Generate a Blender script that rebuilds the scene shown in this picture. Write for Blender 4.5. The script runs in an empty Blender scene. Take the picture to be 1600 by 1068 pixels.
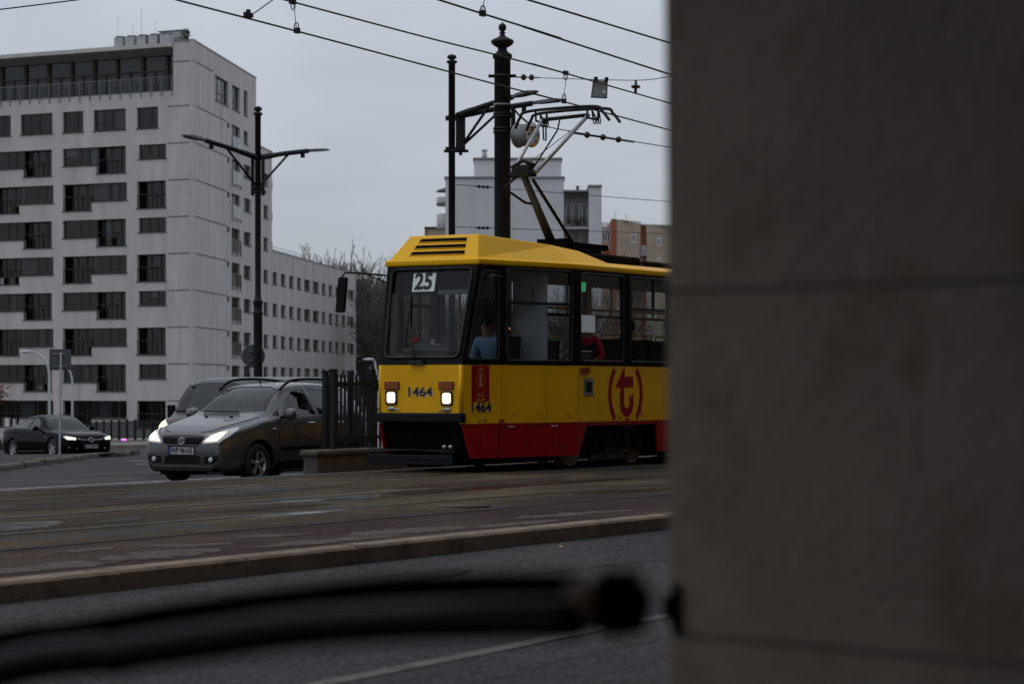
import bpy, bmesh, math, random
from mathutils import Vector, Matrix, geometry
from mathutils.bvhtree import BVHTree
R = math.radians
S = bpy.context.scene
COL = S.collection

# ------------------------------------------------------------------ camera
F, YAW, EYE = 3778.0, R(30.9), 1.2          # 85 mm lens; world X runs along the tram track, Y across it
CS, SN = math.cos(YAW), math.sin(YAW)
cam_d = bpy.data.cameras.new('camera')
cam_d.lens, cam_d.sensor_width = 85.0, 36.0
cam_d.clip_start, cam_d.clip_end = 0.1, 5000
cam_d.shift_y = 69.0 / 1600
cam_d.dof.use_dof = True
cam_d.dof.focus_distance = 35.0
cam_d.dof.aperture_fstop = 3.2
cam = bpy.data.objects.new('camera', cam_d)
COL.objects.link(cam)
cam.location = (0, 0, EYE)
cam.rotation_euler = (R(90), 0, YAW - R(90))
S.camera = cam

# ------------------------------------------------------------------ world, sun, exposure
SUN_EL, SUN_ROT = R(68), R(323)
w = bpy.data.worlds.new("World"); S.world = w; w.use_nodes = True
nt = w.node_tree; nt.nodes.clear()
N = nt.nodes.new; LK = nt.links.new
out = N('ShaderNodeOutputWorld')
sky = N('ShaderNodeTexSky'); sky.sky_type = 'NISHITA'; sky.sun_disc = False
sky.sun_elevation, sky.sun_rotation = SUN_EL, SUN_ROT
sky.air_density, sky.dust_density = 1.5, 4.0
bg1 = N('ShaderNodeBackground'); bg1.inputs[1].default_value = 0.05
LK(sky.outputs[0], bg1.inputs[0])
tc = N('ShaderNodeTexCoord'); sep = N('ShaderNodeSeparateXYZ'); LK(tc.outputs['Generated'], sep.inputs[0])
ramp = N('ShaderNodeValToRGB'); LK(sep.outputs[2], ramp.inputs[0])
el = ramp.color_ramp.elements
el[0].position, el[0].color = 0.0, (0.41, 0.44, 0.485, 1)
el[1].position, el[1].color = 1.0, (0.68, 0.725, 0.81, 1)
e = el.new(0.16); e.color = (0.505, 0.55, 0.635, 1)
e = el.new(0.06); e.color = (0.445, 0.485, 0.54, 1)
mp = N('ShaderNodeMapping'); mp.inputs['Scale'].default_value = (7, 7, 20); LK(tc.outputs['Generated'], mp.inputs[0])
nz = N('ShaderNodeTexNoise'); nz.inputs['Scale'].default_value = 1.3; nz.inputs['Detail'].default_value = 4; LK(mp.outputs[0], nz.inputs['Vector'])
mr = N('ShaderNodeMapRange'); mr.inputs[1].default_value = .3; mr.inputs[2].default_value = .7; mr.inputs[3].default_value = 0.93; mr.inputs[4].default_value = 1.06; LK(nz.outputs[0], mr.inputs[0])
mul = N('ShaderNodeVectorMath'); mul.operation = 'MULTIPLY'; LK(ramp.outputs[0], mul.inputs[0]); LK(mr.outputs[0], mul.inputs[1])
bg2 = N('ShaderNodeBackground'); bg2.inputs[1].default_value = 1.12; LK(mul.outputs[0], bg2.inputs[0])
mixw = N('ShaderNodeMixShader'); mixw.inputs[0].default_value = 0.9
LK(bg1.outputs[0], mixw.inputs[1]); LK(bg2.outputs[0], mixw.inputs[2]); LK(mixw.outputs[0], out.inputs[0])
sun_d = bpy.data.lights.new('sun', 'SUN'); sun_d.energy = 0.5; sun_d.angle = R(30); sun_d.color = (1.0, 0.96, 0.9)
sun = bpy.data.objects.new('sun', sun_d); COL.objects.link(sun)
sun.rotation_euler = (R(90) - SUN_EL, 0, R(180) - SUN_ROT)
S.view_settings.view_transform = 'Standard'; S.view_settings.look = 'None'
S.view_settings.exposure = 0.0; S.view_settings.gamma = 1.0
S.cycles.use_denoising = True
S.cycles.max_bounces = 8; S.cycles.transparent_max_bounces = 24
S.cycles.caustics_reflective = False; S.cycles.caustics_refractive = False
S.cycles.sample_clamp_indirect = 4.0

# ------------------------------------------------------------------ helpers
def at(x, y, Z):
    """the world point that stands Z metres ahead of the viewpoint in the direction of photo pixel (x, y)"""
    r = (x - 800) / F
    return Vector(((CS + r * SN) * Z, (SN - r * CS) * Z, EYE + (603 - y) / F * Z))
def gz(Y):
    """height of the road / terrain beyond the tram embankment"""
    return -0.30 - 0.027 * max(0.0, min(Y, 190) - 22.5)

class MB:
    def __init__(s): s.v = []; s.f = []; s.m = []; s.sm = []
    def add(s, vs, fs, mi=0, sm=False):
        o = len(s.v); s.v += [Vector(p) for p in vs]
        for f in fs: s.f.append([o + i for i in f]); s.m.append(mi); s.sm.append(sm)
        return s
    def box(s, c, d, rz=0, mi=0, rx=0, ry=0):
        M = Matrix.Translation(c) @ Matrix.Rotation(rz, 4, 'Z') @ Matrix.Rotation(ry, 4, 'Y') @ Matrix.Rotation(rx, 4, 'X')
        x, y, z = d[0] / 2, d[1] / 2, d[2] / 2
        P = [M @ Vector((a * x, b * y, e * z)) for e in (-1, 1) for b in (-1, 1) for a in (-1, 1)]
        return s.add(P, [(0, 2, 3, 1), (4, 5, 7, 6), (0, 1, 5, 4), (2, 6, 7, 3), (0, 4, 6, 2), (1, 3, 7, 5)], mi)
    def bx(s, x0, x1, y0, y1, z0, z1, mi=0):
        return s.box(((x0 + x1) / 2, (y0 + y1) / 2, (z0 + z1) / 2), (abs(x1 - x0), abs(y1 - y0), abs(z1 - z0)), 0, mi)
    def tube(s, path, r, n=8, mi=0, caps=True):
        P = [Vector(p) for p in path]; rs = r if isinstance(r, (list, tuple)) else [r] * len(P)
        T = []
        for i in range(len(P)):
            t = (P[min(i + 1, len(P) - 1)] - P[max(i - 1, 0)])
            T.append(t.normalized() if t.length > 1e-9 else Vector((0, 0, 1)))
        up = Vector((0, 0, 1)) if abs(T[0].z) < 0.9 else Vector((1, 0, 0))
        u = T[0].cross(up).normalized(); vs = []; fs = []
        for i, p in enumerate(P):
            u = (u - T[i] * u.dot(T[i]))
            u = u.normalized() if u.length > 1e-6 else T[i].orthogonal().normalized()
            v = T[i].cross(u)
            for k in range(n):
                a = 2 * math.pi * k / n
                vs.append(p + (u * math.cos(a) + v * math.sin(a)) * rs[i])
        for i in range(len(P) - 1):
            for k in range(n):
                a, b = i * n + k, i * n + (k + 1) % n
                fs.append((a, b, b + n, a + n))
        s.add(vs, fs, mi, n > 5)
        if caps:
            o = len(s.v) - len(vs)
            for base, rev in ((0, True), ((len(P) - 1) * n, False)):
                q = [o + base + k for k in range(n)]
                s.f.append(q[::-1] if rev else q); s.m.append(mi); s.sm.append(False)
        return s
    def lathe(s, prof, n=20, M=None, mi=0, sm=True, caps=True):
        M = M or Matrix.Identity(4); vs = []; fs = []
        for r, z in prof:
            for k in range(n):
                a = 2 * math.pi * k / n; vs.append(M @ Vector((r * math.cos(a), r * math.sin(a), z)))
        for i in range(len(prof) - 1):
            for k in range(n):
                a, b = i * n + k, i * n + (k + 1) % n; fs.append((a, b, b + n, a + n))
        o = len(s.v); s.add(vs, fs, mi, sm)
        for i, rv in ((0, True), (len(prof) - 1, False)):
            if caps and prof[i][0] > 1e-4:
                q = [o + i * n + k for k in range(n)]; s.f.append(q[::-1] if rv else q); s.m.append(mi); s.sm.append(False)
        return s
    def sheet(s, outl, holes, mp, th=None, mi=0, grid=0, sm=False):
        """a flat or curved panel with openings; th = thickness vector (inwards)"""
        V, Fc = tri2d(outl, holes, grid)
        A = [Vector(mp(p)) for p in V]; o = len(A)
        fs = [tuple(f) for f in Fc]
        if th is not None:
            th = Vector(th); A = A + [p + th for p in A]
            cnt = {}
            for f in Fc:
                for i in range(3):
                    e = (f[i], f[(i + 1) % 3]); k = (min(e), max(e)); cnt.setdefault(k, []).append(e)
            fs += [tuple(i + o for i in reversed(f)) for f in Fc]
            fs += [(e[0][1], e[0][0], e[0][0] + o, e[0][1] + o) for e in cnt.values() if len(e) == 1]
        return s.add(A, fs, mi, sm)
    def text(s, txt, size, mp, mi=0, bold=0.0, sx=1.0):
        c = bpy.data.curves.new('t', 'FONT'); c.body = txt; c.size = size; c.align_x = 'CENTER'; c.align_y = 'CENTER'; c.offset = bold
        c.resolution_u = 3
        o = bpy.data.objects.new('t', c); COL.objects.link(o)
        dg = bpy.context.evaluated_depsgraph_get(); me = o.evaluated_get(dg).to_mesh()
        vs = [mp((p.co.x * sx, p.co.y)) for p in me.vertices]; fs = [tuple(p.vertices) for p in me.polygons]
        o.evaluated_get(dg).to_mesh_clear(); bpy.data.objects.remove(o); bpy.data.curves.remove(c)
        return s.add(vs, fs, mi)
    def build(s, name, mats, parent=None, bevel=0, loc=None, recalc=True, seg=1):
        me = bpy.data.meshes.new(name); me.from_pydata(s.v, [], s.f)
        for m in (mats if isinstance(mats, (list, tuple)) else [mats]): me.materials.append(m)
        me.polygons.foreach_set('material_index', s.m); me.polygons.foreach_set('use_smooth', s.sm)
        if recalc:
            b = bmesh.new(); b.from_mesh(me); bmesh.ops.recalc_face_normals(b, faces=b.faces); b.to_mesh(me); b.free()
        me.update()
        o = bpy.data.objects.new(name, me); COL.objects.link(o)
        if parent: o.parent = parent
        if loc: o.location = loc
        if bevel:
            m = o.modifiers.new('b', 'BEVEL'); m.width = bevel; m.segments = seg; m.limit_method = 'ANGLE'; m.angle_limit = R(35)
        return o

def inpoly(p, poly):
    x, y = p[0], p[1]; c = False; j = len(poly) - 1
    for i in range(len(poly)):
        a, b = poly[i], poly[j]
        if (a[1] > y) != (b[1] > y) and x < (b[0] - a[0]) * (y - a[1]) / (b[1] - a[1]) + a[0]: c = not c
        j = i
    return c
def dens(poly, g):
    o = []
    for i, a in enumerate(poly):
        b = poly[(i + 1) % len(poly)]; n = max(1, int(math.hypot(b[0] - a[0], b[1] - a[1]) / g + .5))
        o += [(a[0] + (b[0] - a[0]) * k / n, a[1] + (b[1] - a[1]) * k / n) for k in range(n)]
    return o
def tri2d(outl, holes, grid=0):
    loops = [list(outl)] + [list(h) for h in holes]
    if grid: loops = [dens(l, grid) for l in loops]
    vs = []; es = []
    for l in loops:
        o = len(vs); vs += [Vector(p[:2]) for p in l]; es += [(o + i, o + (i + 1) % len(l)) for i in range(len(l))]
    if grid:
        xs = [p[0] for p in outl]; ys = [p[1] for p in outl]
        nx = int((max(xs) - min(xs)) / grid); ny = int((max(ys) - min(ys)) / grid)
        for i in range(1, nx + 1):
            for j in range(1, ny + 1):
                p = (min(xs) + (i - .37) * grid, min(ys) + (j - .41) * grid)
                if inpoly(p, loops[0]) and not any(inpoly(p, h) for h in loops[1:]): vs.append(Vector(p))
    r = geometry.delaunay_2d_cdt(vs, es, [], 0, 1e-5)
    V = [(p.x, p.y) for p in r[0]]; Fc = []
    for f in r[2]:
        c = (sum(V[i][0] for i in f) / 3, sum(V[i][1] for i in f) / 3)
        if inpoly(c, loops[0]) and not any(inpoly(c, h) for h in loops[1:]): Fc.append(f)
    return V, Fc
def rrect(x0, y0, x1, y1, r=0.05, n=4):
    o = []
    for cx, cy, a0 in ((x1 - r, y0 + r, -90), (x1 - r, y1 - r, 0), (x0 + r, y1 - r, 90), (x0 + r, y0 + r, 180)):
        o += [(cx + r * math.cos(R(a0 + 90 * k / n)), cy + r * math.sin(R(a0 + 90 * k / n))) for k in range(n + 1)]
    return o
def rect(x0, y0, x1, y1): return [(x0, y0), (x1, y0), (x1, y1), (x0, y1)]
def smooth(pts, n=6):
    """Catmull-Rom through the points"""
    P = [Vector(p) for p in pts]; o = []
    for i in range(len(P) - 1):
        a, b, c, d = P[max(i - 1, 0)], P[i], P[i + 1], P[min(i + 2, len(P) - 1)]
        for k in range(n):
            t = k / n
            o.append(.5 * ((2 * b) + (c - a) * t + (2 * a - 5 * b + 4 * c - d) * t * t + (3 * b - a - 3 * c + d) * t ** 3))
    return o + [P[-1]]

def tag(o, label, cat, group=None, kind=None):
    if label: o['label'] = label
    if cat: o['category'] = cat
    if group: o['group'] = group
    if kind: o['kind'] = kind
    return o
def thing(name, label, cat, loc=(0, 0, 0), rz=0, group=None):
    o = bpy.data.objects.new(name, None); COL.objects.link(o); o.empty_display_size = .2
    o.location = loc; o.rotation_euler = (0, 0, rz)
    return tag(o, label, cat, group)
def copy_tree(o, parent=None):
    c = o.copy(); COL.objects.link(c); c.parent = parent
    for ch in list(o.children): copy_tree(ch, c)
    return c

# ------------------------------------------------------------------ materials
def mat(name, col, rough=.6, metal=0, var=.12, scale=6.0, bump=0.0, bscale=60.0, spec=.5, stretch=None, coat=0, emis=None, estr=0, rvar=0.0, grime=None):
    m = bpy.data.materials.new(name); m.use_nodes = True
    t = m.node_tree; b = t.nodes['Principled BSDF']; n = t.nodes.new; l = t.links.new
    b.inputs['Roughness'].default_value = rough; b.inputs['Metallic'].default_value = metal
    b.inputs['Specular IOR Level'].default_value = spec; b.inputs['Coat Weight'].default_value = coat
    b.inputs['Base Color'].default_value = (*col, 1)
    tc = n('ShaderNodeTexCoord'); vec = tc.outputs['Object']
    if stretch:
        mp = n('ShaderNodeMapping'); mp.inputs['Scale'].default_value = stretch; l(vec, mp.inputs[0]); vec = mp.outputs[0]
    if var:
        nz = n('ShaderNodeTexNoise'); nz.inputs['Scale'].default_value = scale; nz.inputs['Detail'].default_value = 6; nz.inputs['Roughness'].default_value = .62
        l(vec, nz.inputs['Vector'])
        mr = n('ShaderNodeMapRange'); mr.inputs[1].default_value = .3; mr.inputs[2].default_value = .7
        mr.inputs[3].default_value = 1 - var; mr.inputs[4].default_value = 1 + var; l(nz.outputs[0], mr.inputs[0])
        vm = n('ShaderNodeVectorMath'); vm.operation = 'SCALE'; vm.inputs[0].default_value = col; l(mr.outputs[0], vm.inputs['Scale'])
        co = vm.outputs[0]
        if grime:
            nz2 = n('ShaderNodeTexNoise'); nz2.inputs['Scale'].default_value = grime[1]; nz2.inputs['Detail'].default_value = 8; nz2.inputs['Roughness'].default_value = .65
            l(vec, nz2.inputs['Vector'])
            m2 = n('ShaderNodeMapRange'); m2.inputs[1].default_value = grime[2]; m2.inputs[2].default_value = grime[2] + .12; l(nz2.outputs[0], m2.inputs[0])
            mx = n('ShaderNodeMix'); mx.data_type = 'RGBA'; l(m2.outputs[0], mx.inputs[0]); l(co, mx.inputs[6]); mx.inputs[7].default_value = (*grime[0], 1); co = mx.outputs[2]
        l(co, b.inputs['Base Color'])
        if rvar:
            m3 = n('ShaderNodeMapRange'); m3.inputs[1].default_value = .35; m3.inputs[2].default_value = .65
            m3.inputs[3].default_value = max(.02, rough - rvar); m3.inputs[4].default_value = min(1, rough + rvar); l(nz.outputs[0], m3.inputs[0]); l(m3.outputs[0], b.inputs['Roughness'])
    if bump:
        nb = n('ShaderNodeTexNoise'); nb.inputs['Scale'].default_value = bscale; nb.inputs['Detail'].default_value = 4; l(tc.outputs['Object'], nb.inputs['Vector'])
        bp = n('ShaderNodeBump'); bp.inputs['Strength'].default_value = bump; bp.inputs['Distance'].default_value = .02; l(nb.outputs[0], bp.inputs['Height']); l(bp.outputs[0], b.inputs['Normal'])
    if emis:
        b.inputs['Emission Color'].default_value = (*emis, 1); b.inputs['Emission Strength'].default_value = estr
    return m
def glass(name, tint=(.6, .64, .66), ior=1.5, rough=.0, refl=1.0):
    m = bpy.data.materials.new(name); m.use_nodes = True
    t = m.node_tree; t.nodes.clear(); n = t.nodes.new; l = t.links.new
    o = n('ShaderNodeOutputMaterial'); tr = n('ShaderNodeBsdfTransparent'); tr.inputs[0].default_value = (*tint, 1)
    gl = n('ShaderNodeBsdfGlossy'); gl.inputs['Roughness'].default_value = rough; gl.inputs[0].default_value = (refl, refl, refl, 1)
    mx = n('ShaderNodeMixShader'); ge = n('ShaderNodeNewGeometry'); dt = n('ShaderNodeVectorMath'); dt.operation = 'DOT_PRODUCT'
    l(ge.outputs['Normal'], dt.inputs[0]); l(ge.outputs['Incoming'], dt.inputs[1])
    def mth(op, a, b_=None):
        q = n('ShaderNodeMath'); q.operation = op
        for i, v in ((0, a), (1, b_)):
            if v is None: continue
            if isinstance(v, (int, float)): q.inputs[i].default_value = v
            else: l(v, q.inputs[i])
        return q.outputs[0]
    f0 = ((ior - 1) / (ior + 1)) ** 2 * 1.6          # two faces of a pane; the same from either side
    fr = mth('MULTIPLY_ADD', mth('POWER', mth('SUBTRACT', 1, mth('ABSOLUTE', dt.outputs['Value'])), 5), 1 - f0)
    fr.node.inputs[2].default_value = f0
    tcn = n('ShaderNodeTexCoord'); nz = n('ShaderNodeTexNoise'); nz.inputs['Scale'].default_value = .9; l(tcn.outputs['Object'], nz.inputs['Vector'])
    bp = n('ShaderNodeBump'); bp.inputs['Strength'].default_value = .05; bp.inputs['Distance'].default_value = .05; l(nz.outputs[0], bp.inputs['Height']); l(bp.outputs[0], gl.inputs['Normal'])
    l(fr, mx.inputs[0]); l(tr.outputs[0], mx.inputs[1]); l(gl.outputs[0], mx.inputs[2]); l(mx.outputs[0], o.inputs[0])
    return m
def lit(name, col, st):
    m = bpy.data.materials.new(name); m.use_nodes = True; t = m.node_tree; b = t.nodes['Principled BSDF']
    b.inputs['Base Color'].default_value = (.8, .8, .8, 1); b.inputs['Emission Strength'].default_value = st
    n = t.nodes.new('ShaderNodeTexNoise'); n.inputs['Scale'].default_value = 22
    rp = t.nodes.new('ShaderNodeMix'); rp.data_type = 'RGBA'; rp.inputs[6].default_value = tuple(c * .7 for c in col) + (1,); rp.inputs[7].default_value = (*col, 1)
    tc = t.nodes.new('ShaderNodeTexCoord'); t.links.new(tc.outputs['Object'], n.inputs['Vector'])
    t.links.new(n.outputs[0], rp.inputs[0]); t.links.new(rp.outputs[2], b.inputs['Emission Color'])
    return m

M = {}
M['yellow'] = mat('tram yellow paint', (.88, .465, .0), .5, var=.08, scale=1.2, rvar=.08, spec=.25, grime=((.60, .33, .01), 2.2, .66))
M['red'] = mat('tram red paint', (.36, .004, .006), .5, var=.15, scale=1.5, spec=.2, grime=((.16, .012, .01), 2.5, .66))
M['decal_red'] = mat('red vinyl', (.32, .003, .008), .5, var=.06, spec=.2)
M['gold'] = mat('gold vinyl', (.5, .22, .03), .45, var=.06)
M['orange'] = mat('orange reflector', (.30, .05, .004), .25, var=.2, scale=20)
M['band'] = mat('black window band paint', (.006, .007, .008), .5, var=.15, spec=.12)
M['rubber'] = mat('black rubber', (.012, .012, .013), .65, var=.2)
M['under'] = mat('grimy underframe', (.009, .008, .007), .95, var=.35, scale=9, bump=.3, spec=.05)
M['wheel_steel'] = mat('dusty steel wheel', (.34, .28, .22), .8, metal=.0, var=.3, scale=14)
M['bogieframe'] = mat('dusty bogie frame', (.06, .048, .038), .95, var=.4, scale=9, bump=.3, spec=.1)
M['plow'] = mat('dark blue grey plank', (.009, .011, .015), .6, var=.2, scale=8, spec=.12)
M['tglass'] = glass('tram window glass', (.80, .83, .84), 1.5)
M['wglass'] = glass('windscreen glass', (.74, .77, .78), 1.32, refl=.6)
M['cglass'] = glass('car glass', (.62, .68, .69), 1.5)
M['balglass'] = glass('clear balustrade glass', (.80, .84, .86), 1.25)
M['bglass'] = glass('apartment glass', (.46, .48, .53), 1.5, refl=.7)
M['wsglass'] = glass('car windscreen glass', (.10, .125, .13), 1.42)
M['interior'] = mat('tram interior lining', (.13, .115, .10), .7, var=.2)
M['dash'] = mat('dashboard plastic', (.02, .021, .023), .6, var=.2)
M['cabwhite'] = mat('cab partition laminate', (.52, .55, .6), .6, var=.08, scale=3)
M['cabgrey'] = mat('grey cab door', (.2, .2, .21), .6, var=.1)
M['railyel'] = mat('yellow handrail', (.5, .25, .01), .4, var=.1)
M['white'] = mat('white sign face', (.62, .63, .66), .55, var=.05)
M['digit'] = mat('black digits', (.006, .006, .007), .5, var=.05)
M['digitw'] = mat('white digit edge', (.6, .6, .58), .5, var=.05)
M['chrome'] = mat('bright metal', (.55, .55, .56), .25, metal=1, var=.1)
M['alu'] = mat('pale aluminium', (.38, .38, .39), .4, metal=.6, var=.15)
M['iron'] = mat('black painted iron', (.007, .008, .010), .6, spec=.3, var=.25, scale=5, bump=.15, bscale=40)
M['galv'] = mat('galvanised grey steel', (.20, .21, .22), .55, metal=.3, var=.2, scale=6)
M['palepole'] = mat('pale grey lamp post paint', (.5, .52, .55), .5, var=.12)
M['signback'] = mat('dull grey sign back', (.075, .08, .09), .6, var=.15, scale=4)
M['insul'] = mat('dark insulator', (.014, .013, .014), .4, var=.2)
M['wire'] = mat('overhead copper wire', (.012, .012, .014), .6, var=.2)
M['headlamp'] = lit('lit tram headlamp', (1.0, .84, .58), 1.7)
M['xenon'] = lit('lit pale green headlamp', (.72, 1.0, .60), 1.5)
M['warm'] = lit('lit warm headlamp', (1.0, .80, .48), 1.6)
M['warmhot'] = lit('lit orange-white headlamp', (1.0, .66, .28), 3.2)
M['magenta'] = lit('magenta lamp', (1.0, .05, .9), 1.6)
M['greenled'] = lit('green display', (.05, .8, .25), .35)
M['redled'] = lit('small red lamp', (1.0, .12, .02), .8)
M['lens'] = mat('clear lamp housing', (.55, .56, .57), .15, var=.1, coat=.5)
M['concrete'] = mat('weathered concrete', (.085, .072, .055), .85, var=.3, scale=3, bump=.4, bscale=30, grime=((.04, .034, .028), 4, .56))
M['plaster'] = mat('pale grey plaster', (.53, .505, .49), .9, var=.13, scale=.9, bump=.25, bscale=3, grime=((.41, .39, .375), .6, .57), stretch=(1, 1, .16))
M['groove'] = mat('dark facade joint sealant', (.1, .1, .1), .9, var=.1)
M['frame'] = mat('dark brown window frame', (.022, .016, .014), .5, var=.2)
M['woodpost'] = mat('brown timber cladding', (.045, .025, .018), .6, var=.2)
M['slab'] = mat('grey roof slab', (.25, .245, .245), .8, var=.1)
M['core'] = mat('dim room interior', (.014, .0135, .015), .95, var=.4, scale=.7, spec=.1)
M['curtain'] = mat('pale curtain', (.13, .125, .12), .9, var=.25, scale=2, stretch=(6, 6, .3))
M['curtain_light'] = mat('light net curtain', (.34, .34, .36), .9, var=.25, scale=2, stretch=(6, 6, .3))
M['bark'] = mat('grey brown bark', (.045, .038, .034), .9, var=.3, scale=8)
M['twig'] = mat('grey twigs', (.10, .086, .076), .9, var=.3, scale=2)
M['rust'] = mat('rust brown leaves', (.10, .035, .018), .8, var=.4, scale=3)
M['evergreen'] = mat('dark shrub leaves', (.015, .022, .012), .8, var=.4, scale=4)
M['stone'] = mat('dark brown-grey stone', (.190, .156, .128), .9, var=.16, scale=2.6, bump=.3, bscale=40, spec=.15, grime=((.145, .112, .088), 4.2, .53))
M['stonejoint'] = mat('dark mortar joint', (.085, .066, .052), .9, var=.2)
M['gripblack'] = mat('worn glossy black tube', (.003, .003, .004), .16, var=.2, scale=12, spec=.10)
M['blackflat'] = mat('matt black', (.002, .002, .002), .85, var=.2, spec=.0)
M['rustband'] = mat('rusty brown band', (.075, .042, .022), .8, var=.3, scale=20)
M['skin'] = mat('skin', (.34, .19, .13), .6, var=.08)
M['hair'] = mat('dark hair', (.012, .009, .007), .7, var=.2)
M['blue'] = mat('light blue shirt', (.22, .36, .55), .8, var=.12)
M['redcloth'] = mat('red jacket', (.45, .012, .02), .8, var=.12)
M['darkcloth'] = mat('dark coat', (.012, .012, .014), .85, var=.2)
M['greycloth'] = mat('grey trousers', (.03, .03, .034), .85, var=.2)
M['backlit'] = mat('backlit white sign face', (.7, .7, .72), .5, var=.05, emis=(.9, .95, 1.0), estr=.22)
M['paperglow'] = mat('white paper with added glow', (.85, .87, .9), .8, var=.03, emis=(.8, .9, 1.0), estr=.12)  # faint emission added in place of daylight falling on the sheet
M['seam'] = mat('panel seam', (.36, .19, .01), .7, var=.2)
M['grimefilm'] = mat('dried road dirt', (.07, .045, .025), .9, var=.4, scale=12)
M['armgrey'] = mat('dull dark grey arm paint', (.075, .075, .08), .8, var=.2, spec=.15)

def wetmat(name, c1, c2, c3, spec, stain, wet, wscale=(.18, 1.1, 1), sscale=(.5, 1.6, 1), grain=.35, gscale=70, dry=.8, wetr=.12, width=.06):
    """street surface: two-tone stains, mineral grain, and damp glossy patches drawn out along the street"""
    m = bpy.data.materials.new(name); m.use_nodes = True; t = m.node_tree; b = t.nodes['Principled BSDF']; n = t.nodes.new; l = t.links.new; b.inputs['Specular IOR Level'].default_value = spec
    tc = n('ShaderNodeTexCoord')
    def noise(sc, det, mapping=None, ro=.6, off=0):
        x = n('ShaderNodeTexNoise'); x.inputs['Scale'].default_value = sc; x.inputs['Detail'].default_value = det; x.inputs['Roughness'].default_value = ro
        mp = n('ShaderNodeMapping'); mp.inputs['Scale'].default_value = mapping or (1, 1, 1); mp.inputs['Location'].default_value = (off, off, 0)
        l(tc.outputs['Object'], mp.inputs[0]); l(mp.outputs[0], x.inputs['Vector']); return x.outputs[0]
    def rng(x, a, bb, c, d):
        r = n('ShaderNodeMapRange'); r.inputs[1].default_value = a; r.inputs[2].default_value = bb; r.inputs[3].default_value = c; r.inputs[4].default_value = d; l(x, r.inputs[0]); return r.outputs[0]
    def mix(f, a, bb):
        x = n('ShaderNodeMix'); x.data_type = 'RGBA'; l(f, x.inputs[0])
        for i, q in ((6, a), (7, bb)):
            if isinstance(q, tuple): x.inputs[i].default_value = (*q, 1)
            else: l(q, x.inputs[i])
        return x.outputs[2]
    s1 = rng(noise(1.0, 8, sscale, .65), stain - .07, stain + .07, 0, 1)
    wn = noise(1.0, 6, wscale, .6, 7.3); wetf = rng(wn, wet - width, wet + width, 0, 1)
    col = mix(s1, c1, c2)
    col = mix(rng(noise(.35, 6, (.4, 1, 1), .7, 3.1), .45, .62, 0, .8), col, c3)
    g = n('ShaderNodeVectorMath'); g.operation = 'SCALE'; l(col, g.inputs[0]); l(rng(noise(gscale, 3), .3, .7, 1 - grain, 1 + grain), g.inputs['Scale'])
    d = n('ShaderNodeVectorMath'); d.operation = 'SCALE'; d.inputs['Scale'].default_value = .55; l(g.outputs[0], d.inputs[0])
    l(mix(wetf, g.outputs[0], d.outputs[0]), b.inputs['Base Color'])
    l(rng(wetf, 0, 1, dry, wetr), b.inputs['Roughness'])
    bp = n('ShaderNodeBump'); bp.inputs['Distance'].default_value = .01; l(rng(wetf, 0, 1, .5, .03), bp.inputs['Strength']); l(noise(gscale, 3), bp.inputs['Height']); l(bp.outputs[0], b.inputs['Normal'])
    return m
M['near_asphalt'] = wetmat('near asphalt', (.060, .055, .060), (.047, .043, .047), (.068, .062, .063), .05, .5, .70, grain=.8, gscale=30, dry=.85, wetr=.55, width=.1)
M['far_asphalt'] = wetmat('far asphalt', (.060, .058, .061), (.046, .044, .047), (.072, .068, .069), .04, .5, .60, grain=.3, gscale=40, dry=.8, wetr=.5, width=.12)
M['purple'] = wetmat('worn reddish asphalt', (.060, .041, .037), (.082, .062, .054), (.048, .033, .031), .02, .52, .68, grain=.5, gscale=38, dry=.95, sscale=(.5, 1.0, 1))
M['slabmat'] = wetmat('stained ochre concrete', (.125, .096, .062), (.076, .060, .043), (.040, .033, .028), .02, .47, .60, wscale=(.2, .6, 1), sscale=(.32, .75, 1), grain=.25, gscale=45, dry=.95, wetr=.3, width=.04)
M['granite'] = mat('brownish granite kerb', (.24, .182, .136), .9, var=.3, scale=2.2, spec=.1, bump=.35, bscale=60, grime=((.15, .112, .084), 3.2, .52))
M['paleresidue'] = mat('pale silt film', (.105, .085, .074), .9, var=.3, scale=5, spec=.05)
M['railsteel'] = mat('worn rail steel', (.05, .046, .044), .45, metal=.6, var=.2, stretch=(.1, 6, 1))
M['groovedark'] = mat('dark groove filling', (.018, .014, .011), .9, var=.4, scale=4)
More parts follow.
